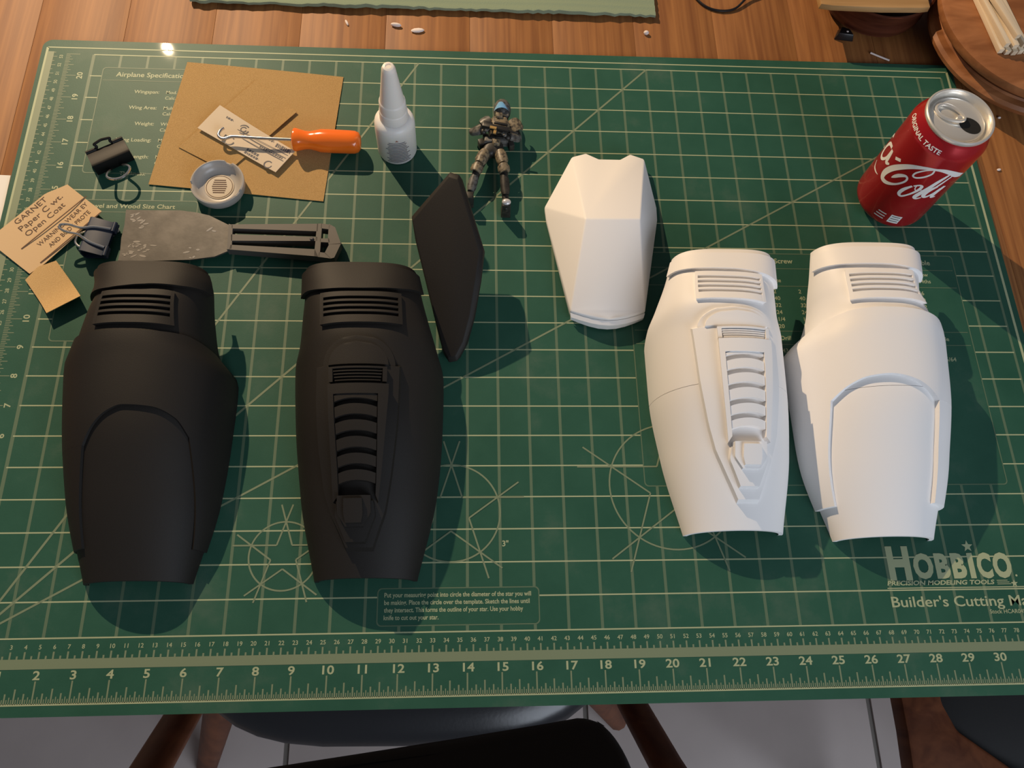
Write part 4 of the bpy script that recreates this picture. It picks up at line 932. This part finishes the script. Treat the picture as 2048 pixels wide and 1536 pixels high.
# stepped round stand at the right with pale sticks
SX, SY = 36.62, 22.60
rs = thing('round_stand', 'large reddish turned round wooden stand overhanging the mat corner', 'stand', (SX, SY, TT))
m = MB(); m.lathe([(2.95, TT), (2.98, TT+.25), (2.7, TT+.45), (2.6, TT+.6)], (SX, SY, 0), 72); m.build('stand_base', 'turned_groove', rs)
m = MB(); m.lathe([(2.6, TT+.6), (3.9, TT+.66), (4.12, TT+.78), (4.15, TT+.95), (4.05, TT+1.08), (3.8, TT+1.12), (3.75, TT+1.2)], (SX, SY, 0), 72); m.build('lower_tier', 'turned', rs)
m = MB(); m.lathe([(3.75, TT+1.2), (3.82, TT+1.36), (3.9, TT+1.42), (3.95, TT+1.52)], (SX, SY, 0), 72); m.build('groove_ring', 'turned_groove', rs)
m = MB(); m.lathe([(3.95, TT+1.5), (4.15, TT+1.58), (4.24, TT+1.75), (4.2, TT+1.95), (4.0, TT+2.08), (0, TT+2.12)], (SX, SY, 0), 72, caps=False); m.build('stand_top', 'turned', rs)
rnd = random.Random(9)
SZ0 = TT+2.13
stick = MB(); stick.box((0, 2.2, .1), (.2, 4.4, .2)); s0 = None
spots = [(34.02, 20.42, 0, 3), (34.27, 20.36, 0, 5), (34.52, 20.34, 0, 2), (34.78, 20.40, 0, 6), (35.03, 20.45, 0, 4), (34.15, 20.52, 1, 6), (34.46, 20.46, 1, 3), (34.85, 20.55, 1, 9), (34.50, 20.75, 2, 11)]
lab = ['leftmost pale square stick of the bottom layer', 'second pale square stick from the left in the bottom layer', 'third pale square stick from the left in the bottom layer', 'fourth pale square stick from the left in the bottom layer', 'rightmost pale square stick of the bottom layer',
       'left pale square stick of the second layer', 'middle pale square stick of the second layer', 'right pale square stick of the second layer', 'single pale square stick topmost on the bundle']
for k, (x, y, lay, dg_) in enumerate(spots):
    if s0 is None: s0 = stick.build('wooden_stick', 'stick', at=(0, 0, 0), bevel=.012); ob = s0
    else: ob = s0.copy(); C.objects.link(ob)
    ob.location = W(x, y, SZ0+lay*.205-.02); ob.rotation_euler = (0, 0, math.radians(dg_+4))
    tag(ob, lab[k]+' on the round stand', 'stick', 'pale wooden sticks on the round stand')
# white paper at the left edge
m = MB(); m.prism([(-6.2, 15.75), (-2.02, 15.62), (-1.98, 13.2), (-6.2, 13.2)], TT+.004, TT+.012); tag(m.build('paper_sheet', 'paper', at=(-4, 14.5, TT)), 'white paper sheet poking out left of the cutting mat', 'paper')
# scraps and crumbs
def scrap(label, x, y, r, rz, z0, cat='scrap', m_='crumb', name='plastic_crumb'):
    m = MB(); m.ellipsoid((x, y, z0+r[2]*.95), r, 9, 6, rz); tag(m.build(name, m_, at=(x, y, z0)), label, cat, 'white crumbs on the table')
scrap('thin white plastic sliver on the planks nearest the placemat middle', 9.27, 23.02, (.05, .16, .04), .4, TT)
scrap('plump white crumb left of the curled flake', 11.2, 22.95, (.22, .08, .08), -.15, TT)
scrap('curled white flake right of the plump crumb', 12.05, 22.72, (.27, .11, .06), .1, TT)
scrap('small round white crumb in front of the placemat corner', 21.18, 22.93, (.11, .09, .09), 0, TT)
scrap('tiny white crumb on the planks just below the round stand', 35.05, 19.18, (.07, .05, .04), 0, TT)
scrap('tiny white crumb on the planks right of the red can', 34.42, 16.7, (.09, .05, .04), .2, TT)
scrap('cream putty crumb wedged between the navy clip and the black guard', 2.15, 11.98, (.19, .12, .10), .3, 0.0)
scrap('small cream putty crumb beside the blade corner', 2.02, 13.35, (.09, .09, .07), 0, 0.0)
m = MB(); m.tube([(30.36, 22.27, TT+.05), (30.7, 22.09, TT+.05), (31.08, 21.9, TT+.05)], .035, 6); tag(m.build('toothpick', 'crumb', at=(30.7, 22.1, TT)), 'thin pale sliver of wood lying by the mat edge below the bowl', 'sliver')

# ------------------------------------------------------------------ chairs below the table edge
ch = thing('dining_chair', 'dining chair with black padded seat and backrest tucked under the table', 'chair', (11.4, 1, FZ))
def cushion(m, c, s_, rz=0., rx=0., e=4., n=22, k=14):
    from mathutils import Euler, Vector
    Rm = Euler((rx, 0, rz)).to_matrix(); rows = []
    for i in range(k+1):
        v = -PI/2+PI*i/k; row = []
        for j in range(n+1):
            u = 2*PI*j/n; sp = lambda t, p_: math.copysign(abs(t)**p_, t)
            q = Rm @ Vector((s_[0]/2*sp(math.cos(v), .5)*sp(math.cos(u), 2/e), s_[1]/2*sp(math.cos(v), .5)*sp(math.sin(u), 2/e), s_[2]/2*math.sin(v)))
            row.append((c[0]+q.x, c[1]+q.y, c[2]+q.z))
        rows.append(row)
    m.grid(rows)
m = MB(); cushion(m, (11.4, 4.6, -12.9), (19.0, 16.6, 2.6), 0.0, 0, 3.6, 40, 12); m.build('seat', 'vinyl', ch)
bz = lambda x, y: -4.2+(-y-2.8)*1.5
m = MB(); m.prism([(7.3, -3.80), (10.4, -3.45), (13.46, -3.10), (16.5, -2.74), (17.9, -2.56), (18.5, -2.60), (18.85, -2.85), (19.2, -3.6), (19.5, -7.5), (6.0, -8.5), (6.4, -4.3), (6.8, -3.92)], lambda x, y: bz(x, y)-1.6, bz, .12); m.build('backrest', 'vinylmat', ch, bevel=.35, segs=3)
m = MB(); m.tube([(2.2, 0.2, -15), (2.76, -2.1, -11), (3.08, -3.88, -7), (3.45, -5.8, -2.5)], .72, 12, flat=.8); m.build('back_post', 'chairwood', ch)
m = MB(); m.tube([(20.7, 0.2, -15), (20.94, -2.26, -11), (21.25, -4.33, -7), (21.5, -6.2, -2.5)], .62, 12, flat=.8); m.build('back_post', 'chairwood', ch)
for x, y, x2, y2 in ((3.4, -1.4, -1.3, -5.4), (19.6, -1.2, 23.6, -3.4), (4.4, 11.5, 3.8, 12.3), (18.4, 11.5, 19.0, 12.3)):
    m = MB(); m.tube([(x, y, -14), (x2, y2, FZ+.13)], [.8, .6], 10); m.build('leg', 'chairwood', ch)
ch2 = thing('dining_chair', 'wooden chair with dark seat at the lower right corner of the table', 'chair', (36, -1, FZ))
m = MB(); m.prism([(30.9, -1.0), (32.6, -1.0), (32.55, -2.4), (32.95, -3.4), (35.9, -5.6), (35.9, -7.6), (30.75, -7.6), (30.92, -3.4)], -9.0, -8.0); m.build('seat_frame', 'chairwood', ch2, bevel=.15)
m = MB(); cushion(m, (40.0, 1.0, -8.9), (16.6, 12.6, 2.4), -.05, 0, 4, 36, 12); m.build('seat', 'vinylmat', ch2)
for x, y in ((37.0, -9.0), (46.5, -9.0), (32.6, 6.6), (46.5, 6.6)):
    m = MB(); m.tube([(x, y, -9), (x-.2, y, FZ+.13)], [.8, .55], 10); m.build('leg', 'chairwood', ch2)
